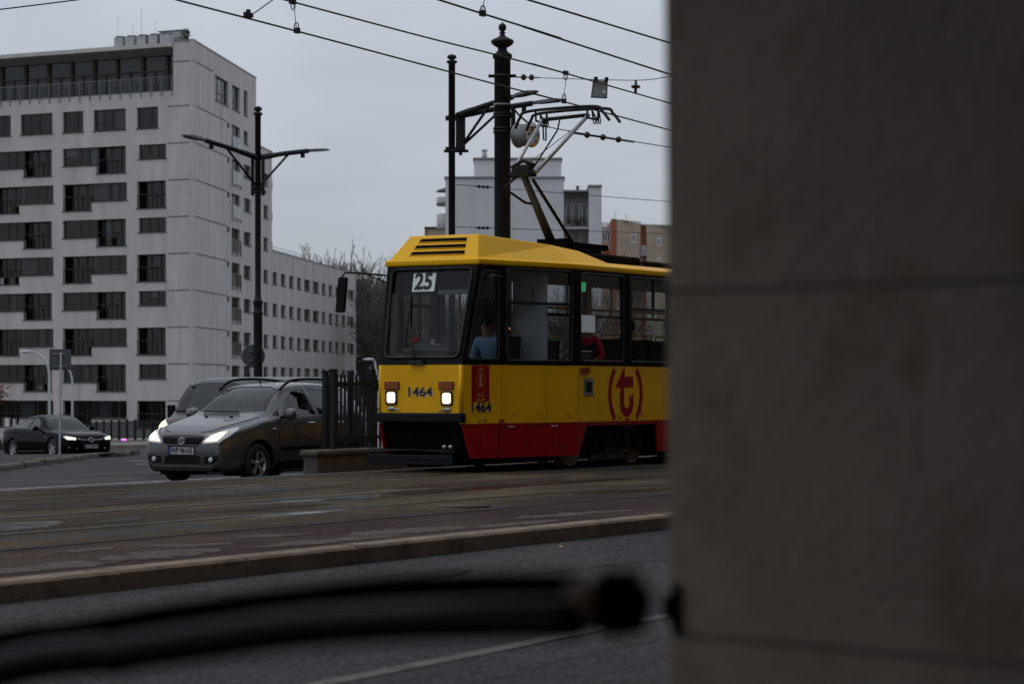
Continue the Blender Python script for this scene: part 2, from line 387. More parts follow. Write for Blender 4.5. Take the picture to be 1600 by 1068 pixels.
def wetfilm(name):
    m = bpy.data.materials.new(name); m.use_nodes = True; t = m.node_tree; t.nodes.clear(); n = t.nodes.new; l = t.links.new
    o = n('ShaderNodeOutputMaterial'); tr = n('ShaderNodeBsdfTransparent'); tr.inputs[0].default_value = (.8, .8, .8, 1)
    g = n('ShaderNodeBsdfGlossy'); g.inputs['Roughness'].default_value = .14; lw = n('ShaderNodeLayerWeight'); lw.inputs[0].default_value = .35
    tc = n('ShaderNodeTexCoord'); mp = n('ShaderNodeMapping'); mp.inputs['Scale'].default_value = (.7, 2.2, 1); l(tc.outputs['Object'], mp.inputs[0])
    z = n('ShaderNodeTexNoise'); z.inputs['Scale'].default_value = 1.0; z.inputs['Detail'].default_value = 7; z.inputs['Roughness'].default_value = .68; l(mp.outputs[0], z.inputs['Vector'])
    r = n('ShaderNodeMapRange'); r.inputs[1].default_value = .40; r.inputs[2].default_value = .56; r.inputs[3].default_value = .04; r.inputs[4].default_value = .9; l(z.outputs[0], r.inputs[0])
    mu = n('ShaderNodeMath'); mu.operation = 'MULTIPLY'; l(r.outputs[0], mu.inputs[0]); l(lw.outputs['Facing'], mu.inputs[1])
    x = n('ShaderNodeMixShader'); l(mu.outputs[0], x.inputs[0]); l(tr.outputs[0], x.inputs[1]); l(g.outputs[0], x.inputs[2]); l(x.outputs[0], o.inputs[0]); return m
M['water'] = wetfilm('thin film of rain water')
M['linewhite'] = mat('worn white road paint', (.13, .13, .125), .9, spec=.05, var=.4, scale=5, bump=.2, grime=((.08, .08, .08), 9, .6))
M['linefar'] = mat('wet white road paint', (.33, .33, .34), .5, var=.3, scale=3)
M['near_tar'] = mat('darker tar patch', (.030, .028, .030), .8, var=.4, scale=30, spec=.1)
M['slabdark'] = mat('brown stained concrete', (.05, .038, .028), .9, var=.4, scale=6, spec=.1)
M['dirt'] = mat('brown earth verge', (.05, .042, .033), .95, var=.4, scale=1.5)
M['paving'] = mat('pale brown paving', (.13, .11, .095), .8, var=.25, scale=1.2)

# ------------------------------------------------------------------ ground, roads, track bed
def profile_sheet(name, prof, x0, x1, m, nx=24):
    b = MB(); vs = []; fs = []
    for i in range(nx + 1):
        x = x0 + (x1 - x0) * i / nx
        vs += [(x, y, z) for y, z in prof]
    k = len(prof)
    for i in range(nx):
        for j in range(k - 1): fs.append((i * k + j, (i + 1) * k + j, (i + 1) * k + j + 1, i * k + j + 1))
    b.add(vs, fs, 0, False)
    return tag(b.build(name, m), None, None, kind='structure')
XA, XB = -60, 190
profile_sheet('ground', [(-400, -.5), (-4, -.30), (23, -.42), (190, gz(190) - .06), (420, gz(190) - .06), (2500, gz(190) - .06)], -700, 2600, M['dirt'], 60)
profile_sheet('near_road', [(-3.5, -.245), (5, -.24), (11.16, -.245)], XA, XB, M['near_asphalt'])
profile_sheet('sidewalk', [(-30, -.10), (-3.2, -.10), (-3.2, -.3)], XA, XB, M['paving'])
profile_sheet('reddish_strip', [(11.37, -.10), (12.0, -.092), (13.1, -.078)], XA, XB, M['purple'])
profile_sheet('track_slab', [(13.1, -.072), (14.05, -.045), (15.5, -.022), (17.0, -.004), (17.65, 0), (19.1, 0), (20.3, -.055), (21.25, -.12), (21.30, -.36)], XA, XB, M['slabmat'])
profile_sheet('far_road', [(21.3, -.305), (22.5, -.30), (60, gz(60)), (120, gz(120))], XA - 60, XB, M['far_asphalt'])
# kerb of long granite stones, one short gap between stones
kb = MB(); kx = -31.0
random.seed(3)
while kx < 80:
    L = random.uniform(1.35, 1.5); dz = random.uniform(-.006, .006); dy = random.uniform(-.006, .006)
    x0, x1 = kx + .012, kx + L - .012
    P = [(11.17, -.36), (11.17, -.12), (11.19, -.099), (11.38, -.094), (11.38, -.36)]
    kb.add([(x, y + dy, z + dz) for x in (x0, x1) for y, z in P], [(0, 1, 6, 5), (1, 2, 7, 6), (2, 3, 8, 7), (3, 4, 9, 8), (0, 4, 3, 2, 1), (5, 6, 7, 8, 9)])
    kx += L
kb.bx(-31, 80, 11.20, 11.36, -.4, -.112, 1)
tag(kb.build('kerb', [M['granite'], M['groovedark']]), None, None, kind='structure')
# rails set flush in the slab, each with its dark flange groove
for y, z in ((14.08, -.045), (15.53, -.022), (17.65, 0.0), (19.10, 0.0)):
    b = MB(); b.bx(XA, XB, y - .028, y + .028, z - .05, z + .006, 0); b.bx(XA, XB, y + .028, y + .10, z - .05, z + .002, 1); b.bx(XA, XB, y - .055, y - .028, z - .05, z + .0025, 1)
    tag(b.build('tram_rail', [M['railsteel'], M['groovedark']]), None, None, kind='structure')
# ragged dark joint between reddish strip and concrete
b = MB(); random.seed(8); vs = []; x = XA
while x < XB:
    wv = random.uniform(.01, .05); off = random.uniform(-.02, .02); vs.append((x, 13.08 + off - wv, -.073)); vs.append((x, 13.11 + off, -.068)); x += random.uniform(.15, .7)
b.add(vs, [(2 * i, 2 * i + 2, 2 * i + 3, 2 * i + 1) for i in range(len(vs) // 2 - 1)])
tag(b.build('track_edge_joint', M['groovedark']), None, None, kind='structure')

def slabz(y):
    P = [(11.3, -.10), (12.0, -.092), (13.1, -.078), (14.05, -.045), (15.5, -.022), (17.0, -.004), (17.65, 0), (19.1, 0), (20.3, -.055), (21.25, -.12)]
    for (a, za), (c, zc) in zip(P, P[1:]):
        if a <= y <= c: return za + (zc - za) * (y - a) / (c - a)
    return -.1
def blob(name, x0, x1, yc, hw, m, seed, lift=.004, n=40, zf=slabz, skew=0, kind='structure', taper=.5, rough=.4):
    """an irregular, drawn-out patch lying on the street"""
    rnd = random.Random(seed); up = []; lo = []
    a, c = 1.0, 1.0
    for i in range(n + 1):
        t = i / n; a = .6 * a + .4 * rnd.uniform(.5 - .5 * rough + .2, 1.3 + .5 * rough); c = .6 * c + .4 * rnd.uniform(.5 - .5 * rough + .2, 1.3 + .5 * rough)
        e = max(0.03, math.sin(math.pi * min(1, max(0, t))) ** taper)
        x = x0 + (x1 - x0) * t; y = yc + skew * (t - .5)
        up.append((x, y + hw * a * e)); lo.append((x, y - hw * c * e))
    b = MB(); b.sheet(lo + up[::-1], [], lambda p: (p[0], p[1], zf(p[1]) + lift), None, 0, grid=.3)
    return tag(b.build(name, m), None, None, kind=kind)
blob('puddle', 15.0, 27.4, 20.05, .95, M['water'], 11)
blob('puddle', 12.0, 16.8, 14.85, .55, M['water'], 12)
blob('puddle', 18.0, 20.6, 13.96, .06, M['water'], 13)
blob('puddle', 20.0, 28.5, 15.2, .22, M['water'], 14)
blob('puddle', 24.5, 28.2, 13.6, .22, M['water'], 15, skew=-.5)
for k, (a, c, y, h, q) in enumerate(((12.4, 13.9, 11.75, .22, 0), (13.7, 15.3, 11.85, .25, .1), (15.0, 15.9, 12.3, .14, -.3), (15.6, 17.6, 11.7, .18, 0), (17.2, 19.0, 11.9, .22, -.2), (18.8, 20.4, 11.65, .16, 0), (20.2, 22.4, 12.0, .14, -.2), (16.4, 17.2, 12.45, .14, -.2), (14.2, 14.9, 12.6, .10, 0))):
    blob('silt_patch', a, c, y, h, M['paleresidue'], 20 + k, skew=q, rough=1.0)
for k, (a, c, y, h, q) in enumerate(((15.4, 17.6, 13.55, .28, .2), (17.5, 18.9, 13.6, .16, 0), (18.4, 20.8, 14.75, .22, -.15), (20.0, 23.5, 17.0, .4, 0), (22.3, 26.0, 13.5, .25, .1), (17.0, 21.4, 16.5, .3, 0), (25.5, 29.5, 12.3, .35, -1.1), (24.0, 28.0, 16.0, .35, 0), (27.0, 35.0, 15.4, .4, 0), (28.0, 36.0, 16.9, .25, 0))):
    blob('damp_stain', a, c, y, h, M['groovedark'] if k % 3 == 0 else M['purple'], 40 + k, skew=q, rough=.9)
# cracks and tar seams in the near road
random.seed(41)
for k, (xa, ya, xb, yb) in enumerate(((8.5, 9.9, 19, 9.2), (12.6, 8.3, 13.6, 11.0), (16.8, 8.2, 17.4, 11.1), (10, 6.2, 15, 6.6), (19.5, 8.8, 27, 10.4))):
    P = []; n = 40
    for i in range(n + 1):
        t = i / n; P.append((xa + (xb - xa) * t + random.gauss(0, .03), ya + (yb - ya) * t + random.gauss(0, .035)))
    b = MB(); vs = []
    for i, p in enumerate(P):
        w_ = random.uniform(.004, .016); vs += [(p[0] - w_ * .4, p[1] - w_, -.2385), (p[0] + w_ * .4, p[1] + w_, -.2385)]
    b.add(vs, [(2 * i, 2 * i + 2, 2 * i + 3, 2 * i + 1) for i in range(n)]); tag(b.build('road_crack', M['groovedark']), None, None, kind='structure')
blob('tar_patch', 13.0, 16.2, 10.1, .3, M['near_tar'], 71, zf=lambda y: -.2415, rough=.5)
blob('tar_patch', 9.8, 11.6, 8.5, .35, M['near_tar'], 72, zf=lambda y: -.2415, rough=.5)
rs_ = random.Random(99)
for k in range(26):
    yy = rs_.uniform(13.4, 20.2); xx = rs_.uniform(14, 34); ll = rs_.uniform(.5, 2.6)
    if min(abs(yy - q) for q in (14.08, 15.53, 17.65, 19.1)) < .22: yy += .3
    blob('damp_stain', xx, xx + ll, yy, rs_.uniform(.05, .16), M['groovedark'] if k % 2 else M['slabdark'], 200 + k, lift=.003 + k * .00002, skew=rs_.uniform(-.4, .4), rough=1.0)
# drain cover
dc = thing('drain_cover', 'small oval iron drain cover set in the ochre concrete beside the near tram rail', 'drain cover', (21.55, 13.55, slabz(13.55)))
b = MB(); b.lathe([(.34, 0), (.34, .006), (.27, .007)], 24); b.build('cover_rim', M['groovedark'], dc)
b = MB(); b.lathe([(.26, 0), (.26, .009), (.0, .009)], 24); b.build('cover_plate', M['rustband'], dc)
# lane paint
b = MB(); ly = lambda x: 6.80 + .040 * (x - 9.6)
b.add([(x, ly(x) + e, -.2365) for x in (XA, -20, 0, 9.6, 20, 40, 60) for e in (-.065, .065)], [(2 * i, 2 * i + 2, 2 * i + 3, 2 * i + 1) for i in range(6)])
tag(b.build('lane_line', M['linewhite']), None, None, kind='structure')
b = MB()
for x0, x1, y0, y1 in ((-20, 120, 25.75, 25.95), (30, 120, 22.15, 22.3)):
    b.add([(x, y, gz(y) + .005) for x in (x0, x1) for y in (y0, y1)], [(0, 1, 3, 2)])
tag(b.build('far_lane_line', M['linefar']), None, None, kind='structure')
for i, (px0, px1, py, Z) in enumerate(((203, 262, 705.5, 66), (215, 262, 712, 60))):
    p, q = at(px0, py, Z), at(px1, py - 1, Z + .5)
    b = MB(); b.add([(p.x, p.y, gz(p.y) + .006), (q.x, q.y, gz(q.y) + .006), (q.x + .25, q.y + .3, gz(q.y + .3) + .006), (p.x + .25, p.y + .3, gz(p.y + .3) + .006)], [(0, 1, 2, 3)])
    tag(b.build('lane_line', M['linefar']), None, None, kind='structure')

def hit(px, py, dz=0):
    """where the direction of a photo pixel meets the sloping far road"""
    lo, hi = 20.0, 400.0
    for _ in range(60):
        Z = (lo + hi) / 2; p = at(px, py, Z)
        if p.z > gz(p.y) + dz: lo = Z
        else: hi = Z
    return at(px, py, hi)
# traffic island with a rounded kerb end
edge = [hit(*p, 0) for p in ((-160, 752), (-60, 742), (0, 736.5), (60, 727.5), (110, 721), (150, 715), (180, 713.5), (199, 712.5), (205, 710))]
back = [hit(*p, .14) for p in ((198, 704.8), (150, 703.5), (60, 705), (-60, 708), (-200, 712))]
pl = [(p.x, p.y) for p in edge + back]
b = MB(); b.sheet(pl, [], lambda p: (p[0], p[1], gz(p[1]) + .13), None, 0, grid=1.5); tag(b.build('traffic_island', M['far_asphalt']), None, None, kind='structure')
b = MB(); ed = [Vector((p[0], p[1], 0)) for p in smooth([(p.x, p.y, 0) for p in edge + back[:1]], 5)]
random.seed(5); acc = 0
for i in range(len(ed) - 1):
    a, c = ed[i], ed[i + 1]; d = (c - a); L = d.length; nseg = max(1, int(L / .9)); nn = Vector((-d.y, d.x, 0)).normalized()
    for k in range(nseg):
        p, q = a + d * (k / nseg) + d.normalized() * .01, a + d * ((k + 1) / nseg) - d.normalized() * .01
        j = random.uniform(-.02, .02); h = .15 + random.uniform(-.012, .012)
        prof = [(-.02 + j, -.1), (-.02 + j, h - .04), (.03 + j, h), (.26 + j, h), (.26 + j, -.1)]
        vs = [(e.x + nn.x * u, e.y + nn.y * u, gz(e.y) + v) for e in (p, q) for u, v in prof]
        b.add(vs, [(0, 1, 6, 5), (1, 2, 7, 6), (2, 3, 8, 7), (3, 4, 9, 8), (0, 4, 3, 2, 1), (5, 6, 7, 8, 9)])
tag(b.build('island_kerb', M['concrete']), None, None, kind='structure')
# pavement strip and its kerb in front of the far railings
a, c = hit(-260, 706), hit(520, 694)
dv = (c - a); dv.z = 0; nn = Vector((-dv.y, dv.x, 0)).normalized()
if nn.dot(Vector((CS, SN, 0))) < 0: nn = -nn
b = MB(); P = [a, c, c + nn * 40, a + nn * 40]
b.add([(p.x, p.y, gz(p.y) + .12) for p in P] + [(a.x, a.y, gz(a.y) - .1), (c.x, c.y, gz(c.y) - .1)], [(0, 1, 2, 3), (4, 5, 1, 0)])
tag(b.build('far_pavement', M['paving']), None, None, kind='structure')

# ------------------------------------------------------------------ people
def person(name_label, group, loc, rz, top, legs, pose='sit', lean=0.0, hairc='hair', look=0.0, arms=None):
    """one continuous skinned body; hips at the origin, facing local +X"""
    root = thing('person', name_label, 'person', loc, rz, group)
    def skin(name, nodes, edges, m, sub=1):
        me = bpy.data.meshes.new(name); me.from_pydata([n[0] for n in nodes], edges, []); me.materials.append(M[m])
        o = bpy.data.objects.new(name, me); COL.objects.link(o); o.parent = root
        sk = o.modifiers.new('skin', 'SKIN'); sk.use_smooth_shade = True
        for i, n in enumerate(nodes):
            q = me.skin_vertices[0].data[i]; q.radius = (n[1], n[1] if len(n) < 3 else n[2]); q.use_root = (i == 0)
        if sub: sb = o.modifiers.new('s', 'SUBSURF'); sb.levels = sub; sb.render_levels = sub
        return o
    l = lean
    nd = [((0, 0, 0), .14, .11), ((l * .3, 0, .2), .13, .10), ((l * .7, 0, .42), .16, .11), ((l, 0, .53), .07), ((l + .02, 0, .60), .058), ((l + .03, 0, .68), .088, .078), ((l + .03, 0, .78), .084, .078)]
    ed = [(0, 1), (1, 2), (2, 3), (3, 4), (4, 5), (5, 6)]
    A = arms or [((.05, .27, .22), (.28, .2, .16)), ((.05, -.27, .22), (.28, -.2, .16))]
    for s, (elb, wri) in zip((1, -1), A):
        o = len(nd)
        nd += [((l * .9, s * .17, .47), .062), ((elb[0] + l * .6, elb[1], elb[2]), .045), ((wri[0] + l * .5, wri[1], wri[2]), .028)]
        ed += [(2, o), (o, o + 1), (o + 1, o + 2)]
        wv = Vector(nd[o + 2][0]); dr = (wv - Vector(nd[o + 1][0])).normalized(); sd = dr.cross(Vector((0, 0, 1))).normalized() if abs(dr.z) < .95 else Vector((0, 1, 0))
        pm = wv + dr * .06; nd.append((tuple(pm), .033, .02)); ed.append((o + 2, o + 3)); pi = len(nd) - 1
        for k, (off, ln) in enumerate(((-.03, .07), (-.01, .085), (.01, .08), (.03, .06))):
            f1 = pm + dr * .035 + sd * off; f2 = f1 + dr * ln * .5 + Vector((0, 0, -.02)); nd += [(tuple(f1), .0095), (tuple(f2), .008)]; ed += [(pi, len(nd) - 2), (len(nd) - 2, len(nd) - 1)]
        th = pm + sd * (.045 * s) + dr * .01; nd.append((tuple(th), .010)); ed.append((pi, len(nd) - 1))
    if pose == 'sit':
        for s in (1, -1):
            o = len(nd); nd += [((.05, s * .10, -.02), .085), ((.42, s * .13, .0), .062), ((.44, s * .13, -.40), .045), ((.56, s * .13, -.44), .035)]
            ed += [(0, o), (o, o + 1), (o + 1, o + 2), (o + 2, o + 3)]
    body = skin('body', nd, ed, 'skin')
    hd = Vector((l + .03, 0, .73))
    b = MB(); mm = Matrix.Translation(hd) @ Matrix.Rotation(look, 4, 'Z')
    for s in (1, -1):
        b.lathe([(0, -.012), (.010, -.006), (.012, 0), (.010, .006), (0, .012)], 8, mm @ Matrix.Translation((.078, s * .032, .01)), 0)
        b.lathe([(0, -.03), (.012, -.02), (.018, 0), (.012, .02), (0, .03)], 8, mm @ Matrix.Translation((0, s * .083, 0)), 1)
    b.tube([mm @ Vector((.075, 0, .02)), mm @ Vector((.10, 0, -.02)), mm @ Vector((.08, 0, -.03))], [.008, .016, .01], 6, 1)
    b.box(mm @ Vector((.078, 0, -.06)), (.01, .045, .01), look, 2)
    b.build('face', [M['digit'], M['skin'], M['redcloth']], root)
    b = MB(); b.lathe([(.098, -.03), (.104, .03), (.094, .085), (.05, .12), (0, .128)], 16, mm @ Matrix.Translation((-.014, 0, .0)), 0)
    b.build('hair', M[hairc], root)
    g = 1.16
    cl = [(p, *(r * g for r in rr)) for (p, *rr) in nd[:3]]; ce = [(0, 1), (1, 2)]
    cl.append(((l, 0, .53), .085)); ce.append((2, 3))
    for base in (7, 7 + 13):
        pass
    idx = 7
    for s in (1, -1):
        o = len(cl); cl += [(nd[idx][0], .074), (nd[idx + 1][0], .058), (tuple(Vector(nd[idx + 1][0]).lerp(Vector(nd[idx + 2][0]), .8)), .043)]; ce += [(2, o), (o, o + 1), (o + 1, o + 2)]
        idx += 3 + 1 + 8 + 1
    skin('jacket', cl, ce, top)
    if pose == 'sit':
        tr = [((0, 0, -.03), .15, .12)]; te = []
        for s in (1, -1):
            o = len(tr); tr += [((.08, s * .10, -.02), .096), ((.42, s * .13, .0), .074), ((.44, s * .13, -.34), .055)]; te += [(0, o), (o, o + 1), (o + 1, o + 2)]
        skin('trousers', tr, te, legs)
        b = MB()
        for s in (1, -1): b.box((.50, s * .13, -.45), (.26, .1, .08))
        b.build('shoes', M['rubber'], root, bevel=.02)
    return root

# ------------------------------------------------------------------ tram (local x runs back from the nose, -y is the side towards the viewpoint)
TX, TY = 28.155, 18.37
tram = thing('tram', 'yellow and red tram with black window band, route 25, lit headlamps and raised pantograph', 'tram', (TX, TY, 0))
FH, BH, S0, S1, S2, S3 = .685, 1.2, .04, 2.35, 11.2, 13.45
TL = math.hypot(S1 - S0, BH - FH); TLR = math.hypot(S3 - S2, BH - FH)
def frame(o, u, n):
    o, u, n = Vector(o), Vector(u).normalized(), Vector(n).normalized()
    return (lambda p, d=0: o + u * p[0] + Vector((0, 0, p[1])) + n * d), -n
def side_frames(s):     # s=-1 near side, +1 far side
    ux, uy = (S1 - S0) / TL, s * (BH - FH) / TL
    T, Ti = frame((S0, s * FH, 0), (ux, uy, 0), (-uy * s * s, ux * s, 0) if False else (-abs(uy), s * abs(ux), 0))
    L, Li = frame((S1, s * BH, 0), (1, 0, 0), (0, s, 0))
    vx, vy = (S3 - S2) / TLR, -s * (BH - FH) / TLR
    Q, Qi = frame((S2, s * BH, 0), (vx, vy, 0), (abs(vy), s * abs(vx), 0))
    return (T, Ti), (L, Li), (Q, Qi)
ZS, ZR, ZW, ZT = .20, .68, 1.495, 2.91
LEAN = .33
cab_win = [(.10, 1.575), (.735, 1.575), (.735, 2.80), (.40, 2.80)]
def rnd_poly(P, r, n=3):
    o = []; k = len(P)
    for i in range(k):
        a, b, c = Vector(P[i - 1]), Vector(P[i]), Vector(P[(i + 1) % k])
        p, q = b + (a - b).normalized() * r, b + (c - b).normalized() * r
        for j in range(n + 1):
            t = j / n; o.append(tuple(p * (1 - t) ** 2 + b * 2 * t * (1 - t) + q * t * t))
    return o
W_T = [rnd_poly(cab_win, .07), rrect(.88, 1.56, 2.262, 2.852, .07)]
side_w = [(.10, 1.413), (1.615, 2.93), (3.13, 4.44), (4.64, 5.95), (6.15, 7.46), (7.66, 8.72)]
W_L = [rrect(a, 1.565, c, 2.84, .07) for a, c in side_w]
W_Q = [rrect(.12, 1.565, 1.45, 2.84, .07)]
lp, sk_, bd = MB(), MB(), MB()
shell_parts = []
for s in (-1, 1):
    (T, Ti), (L, Li), (Q, Qi) = side_frames(s)
    for (Fm, Fi, ln, wins) in ((T, Ti, TL, W_T), (L, Li, S2 - S1, W_L), (Q, Qi, TLR, W_Q)):
        lp.sheet(rect(0, ZR, ln, ZW), [], Fm, Fi * .04)
        o = rect(0, ZW, ln, ZT) if Fm is not T else [(0, ZW), (ln, ZW), (ln, ZT), (.335, ZT), (.02, ZW + .03)]
        bd.sheet(o, wins, Fm, Fi * .045)
    # red skirt with bogie openings
    sk_.sheet([(.02, ZR), (TL, ZR), (TL, ZS), (.19, ZS)], [], T, Ti * .03)
    for xo in (S1,):
        sk_.sheet([(0, ZR), (8.85, ZR), (8.85, ZS), (8.60, ZS), (8.60, .61), (6.35, .61), (6.10, ZS), (2.56, ZS), (2.5, .625), (.31, .625), (.06, ZS), (0, ZS)], [], L, Li * .03)
    sk_.sheet(rect(0, ZS, TLR - .1, ZR), [], Q, Qi * .03)
# front: vertical yellow apron, leaning black window band with the windscreen opening
Ffr, Fi = frame((S0, -FH, 0), (0, 1, 0), (-1, 0, 0))
lp.sheet(rect(0, .815, 2 * FH, ZW), [], Ffr, (.04, 0, 0))
ln_ = math.hypot(LEAN, ZT - ZW); lx, lz = LEAN / ln_, (ZT - ZW) / ln_
def Wfr(p, d=0):   # p = (u, height); the band leans back
    f = (p[1] - ZW) / (ZT - ZW); w = FH + .07 * f
    return Vector((S0 + LEAN * f - d * lz, -FH - .07 * f + p[0] * (w / FH), p[1] + d * lx))
WS = rnd_poly([(.06, 1.60), (1.275, 1.60), (1.285, 2.845), (.06, 2.845)], .09, 4)
bd.sheet(rect(0, ZW, 2 * FH, ZT), [WS], Wfr, (.045, 0, 0))
# rear end
bd.bx(S3 - .03, S3, -FH, FH, ZW, ZT); lp.bx(S3 - .03, S3, -FH, FH, ZR, ZW)
body = lp.build('lower_body', M['yellow'], tram)
sk_.build('skirt', M['red'], tram); bd.build('window_band', M['band'], tram, bevel=.006)
# soft rounding strips at the nose corners
b = MB()
for s in (-1, 1): b.tube([(S0 + .022, s * (FH - .022), .82), (S0 + .022, s * (FH - .022), ZW)], .031, 12)
b.build('corner_trim', M['yellow'], tram)
# dark rub line under the windows and the gasket frames round each opening
g = MB()
def gasket(Fm, poly, w=.03, d=.012):
    P = [Fm(p, d) for p in poly]; g.tube(P + [P[0]], w * .5, 5)
gasket(Wfr, WS, .045)
(T, Ti), (L, Li), (Q, Qi) = side_frames(-1)
for q in W_T: gasket(T, q)
for q in W_L: gasket(L, q)
g.build('window_gasket', M['rubber'], tram)

# glazing: each window one part, its pane a sub-part
def window(Fm, poly, bar=None, inset=-.02, gm='tglass', split=None):
    xs = [p[0] for p in poly]; ys = [p[1] for p in poly]; f = MB()
    fr = lambda z: MB
    if bar:
        for d0 in (0,): f.sheet(rect(min(xs) + (.0 if split is None else 0), bar - .022, max(xs), bar + .022), [], lambda p: Fm(p, .004), -(Fm((0, 0), 1) - Fm((0, 0), 0)) * .03)
    else: f.sheet(rect(min(xs) + .05, min(ys) + .004, max(xs) - .05, min(ys) + .02), [], lambda p: Fm(p, .0), -(Fm((0, 0), 1) - Fm((0, 0), 0)) * .03)
    if split: f.sheet(rect(split - .015, bar, split + .015, max(ys)), [], lambda p: Fm(p, .003), -(Fm((0, 0), 1) - Fm((0, 0), 0)) * .03)
    o = f.build('side_window', M['rubber'], tram)
    MB().sheet(poly, [], lambda p: Fm(p, inset)).build('pane', M[gm], o)
for s in (-1, 1):
    (T_, _), (L_, _), (Q_, _) = side_frames(s)
    window(T_, W_T[0], 2.36 if s < 0 else None); window(T_, W_T[1], 2.375)
    for k, q in enumerate(W_L): window(L_, q, 2.36 if k else None, split=(sum(side_w[k]) / 2 + .15) if k else None)
    window(Q_, W_Q[0], 2.36)
ws = MB().sheet(WS, [], lambda p: Wfr(p, -.02)).build('windscreen', M['wglass'], tram)
# roof: cantrail lip, roof skin, raised nose hood
ring = [(S0 + LEAN - .03, -FH - .10), (S1, -BH - .02), (S2, -BH - .02), (S3 + .02, -FH - .05)]
ring = ring + [(x, -y) for x, y in ring[::-1]]
def ringz(r, z, ins=0, back=0):
    return [(x + (ins if x < 1 else -ins if x > 13 else 0), y - math.copysign(ins, y), z) for x, y in r]
rf = MB(); levels = [ringz(ring, 2.885, .015), ringz(ring, 2.905, 0), ringz(ring, 2.965, 0.0), ringz(ring, 2.985, .05), ringz(ring, 3.05, .32), ringz(ring, 3.07, .6)]
n_ = len(ring); vs = [p for l_ in levels for p in l_]
fs = [(i * n_ + k, i * n_ + (k + 1) % n_, (i + 1) * n_ + (k + 1) % n_, (i + 1) * n_ + k) for i in range(len(levels) - 1) for k in range(n_)]
fs += [tuple(range(n_))[::-1], tuple((len(levels) - 1) * n_ + k for k in range(n_))]
rf.add(vs, fs); roof = rf.build('roof', M['yellow'], tram, bevel=.012, seg=2)
hd = MB()
low = [(S0 + LEAN + .005, -FH - .055), (S1, -BH + .03), (3.05, -BH + .03), (3.72, -BH + .03)]; low += [(x, -y) for x, y in low[::-1]]
top = [(.67, -.57, 3.335), (S1 - .1, -.83, 3.25), (3.02, -.85, 3.20), (3.42, -.9, 3.04)]; top += [(x, -y, z) for x, y, z in top[::-1]]
hd.add([(x, y, 2.97) for x, y in low] + top, [(k, (k + 1) % 8, 8 + (k + 1) % 8, 8 + k) for k in range(8)] + [(0, 1, 2, 3, 4, 5, 6, 7)[::-1], (8, 9, 14, 15), (9, 10, 13, 14), (10, 11, 12, 13)])
hood = hd.build('nose_hood', M['yellow'], roof, bevel=.02, seg=2)
# three louvre slots in the sloping front of the hood
a0, a1, b0, b1 = Vector((S0 + LEAN + .005, -FH - .055, 2.97)), Vector((S0 + LEAN + .005, FH + .055, 2.97)), Vector((.67, -.57, 3.335)), Vector((.67, .57, 3.335))
def HF(u, v): return (a0.lerp(a1, u)).lerp(b0.lerp(b1, u), v)
hn = (a1 - a0).cross(b0 - a0).normalized(); hn = hn if hn.x < 0 else -hn
b = MB()
for v in (.27, .53, .79):
    P = [HF(.155, v - .07), HF(.80, v - .07), HF(.80, v + .07), HF(.155, v + .07)]
    b.add([p + hn * .004 for p in P] + [p - hn * .02 for p in P], [(0, 1, 2, 3), (0, 4, 5, 1), (1, 5, 6, 2), (2, 6, 7, 3), (3, 7, 4, 0)])
    b.tube([HF(.15, v - .085) + hn * .006, HF(.805, v - .085) + hn * .006], .007, 6, 1)
b.build('louvre', [M['under'], M['yellow']], hood)
# roof equipment behind the hood
b = MB(); b.bx(3.0, 5.2, -.75, .75, 3.06, 3.20); b.bx(5.5, 6.9, -.7, .7, 3.05, 3.16); b.bx(3.5, 4.5, -.45, .45, 3.2, 3.30)
b.build('roof_equipment', M['under'], tram, bevel=.03)
b = MB()
for k in range(4): b.tube([(5.25, -.5 + k * .05, 3.06 + k * .03), (5.5, -.62 + k * .06, 3.1 + k * .03), (5.9, -.7, 3.05)], .018, 6)
b.build('roof_cable', M['rubber'], tram)
# destination box and digits behind the glass
ds = MB().sheet(rrect(.60, 2.50, 1.30, 2.845, .05), [], lambda p: Wfr(p, -.05), (.10, 0, 0)).build('destination_sign', M['band'], tram)
MB().sheet(rrect(.635, 2.535, .975, 2.795, .01), [], lambda p: Wfr(p, -.035), (.01, 0, 0)).build('sign_face', M['backlit'], ds)
MB().text('25', .325, lambda p: Wfr((.805 - p[0], 2.665 + p[1]), -.028), bold=.011, sx=.86).build('route_number', M['digit'], ds)
# sun visor: dark film with paler lower edge
b = MB(); b.sheet(rect(.07, 2.56, .585, 2.83), [], lambda p: Wfr(p, -.06)); b.sheet(rect(.07, 2.49, .585, 2.56), [], lambda p: Wfr(p, -.06), None, 1)
b.build('sun_visor', [M['band'], M['signback']], tram)
# front lamps, indicators, number
def front_lamp(u, z):
    h = MB(); h.sheet(rrect(u - .095, z - .10, u + .095, z + .10, .03), [rrect(u - .073, z - .073, u + .073, z + .078, .03)], lambda p: Ffr(p, .022), (.05, 0, 0))
    o = h.build('headlight', M['rubber'], tram)
    MB().sheet(rrect(u - .073, z - .075, u + .073, z + .078, .035), [], lambda p: Ffr(p, .012), None).build('lens', M['headlamp'], o)
    b = MB(); b.lathe([(.0, .03), (.045, .026), (.06, .01), (.062, 0)], 14, Matrix.Translation(Ffr((u - .005, z - .155), 0)) @ Matrix.Rotation(R(-90), 4, 'Y') @ Matrix.Diagonal((.55, 1.1, 1, 1)))
    c = b.build('lamp_cap', M['alu'], tram)
    MB().tube([Ffr((u + (-.05 if u > .7 else .06), z - .16), .01), Ffr((u + (-.13 if u > .7 else .14), z - .17), .012)], .008, 5).build('lamp_catch', M['alu'], c)
front_lamp(1.155, 1.04); front_lamp(.235, 1.03)
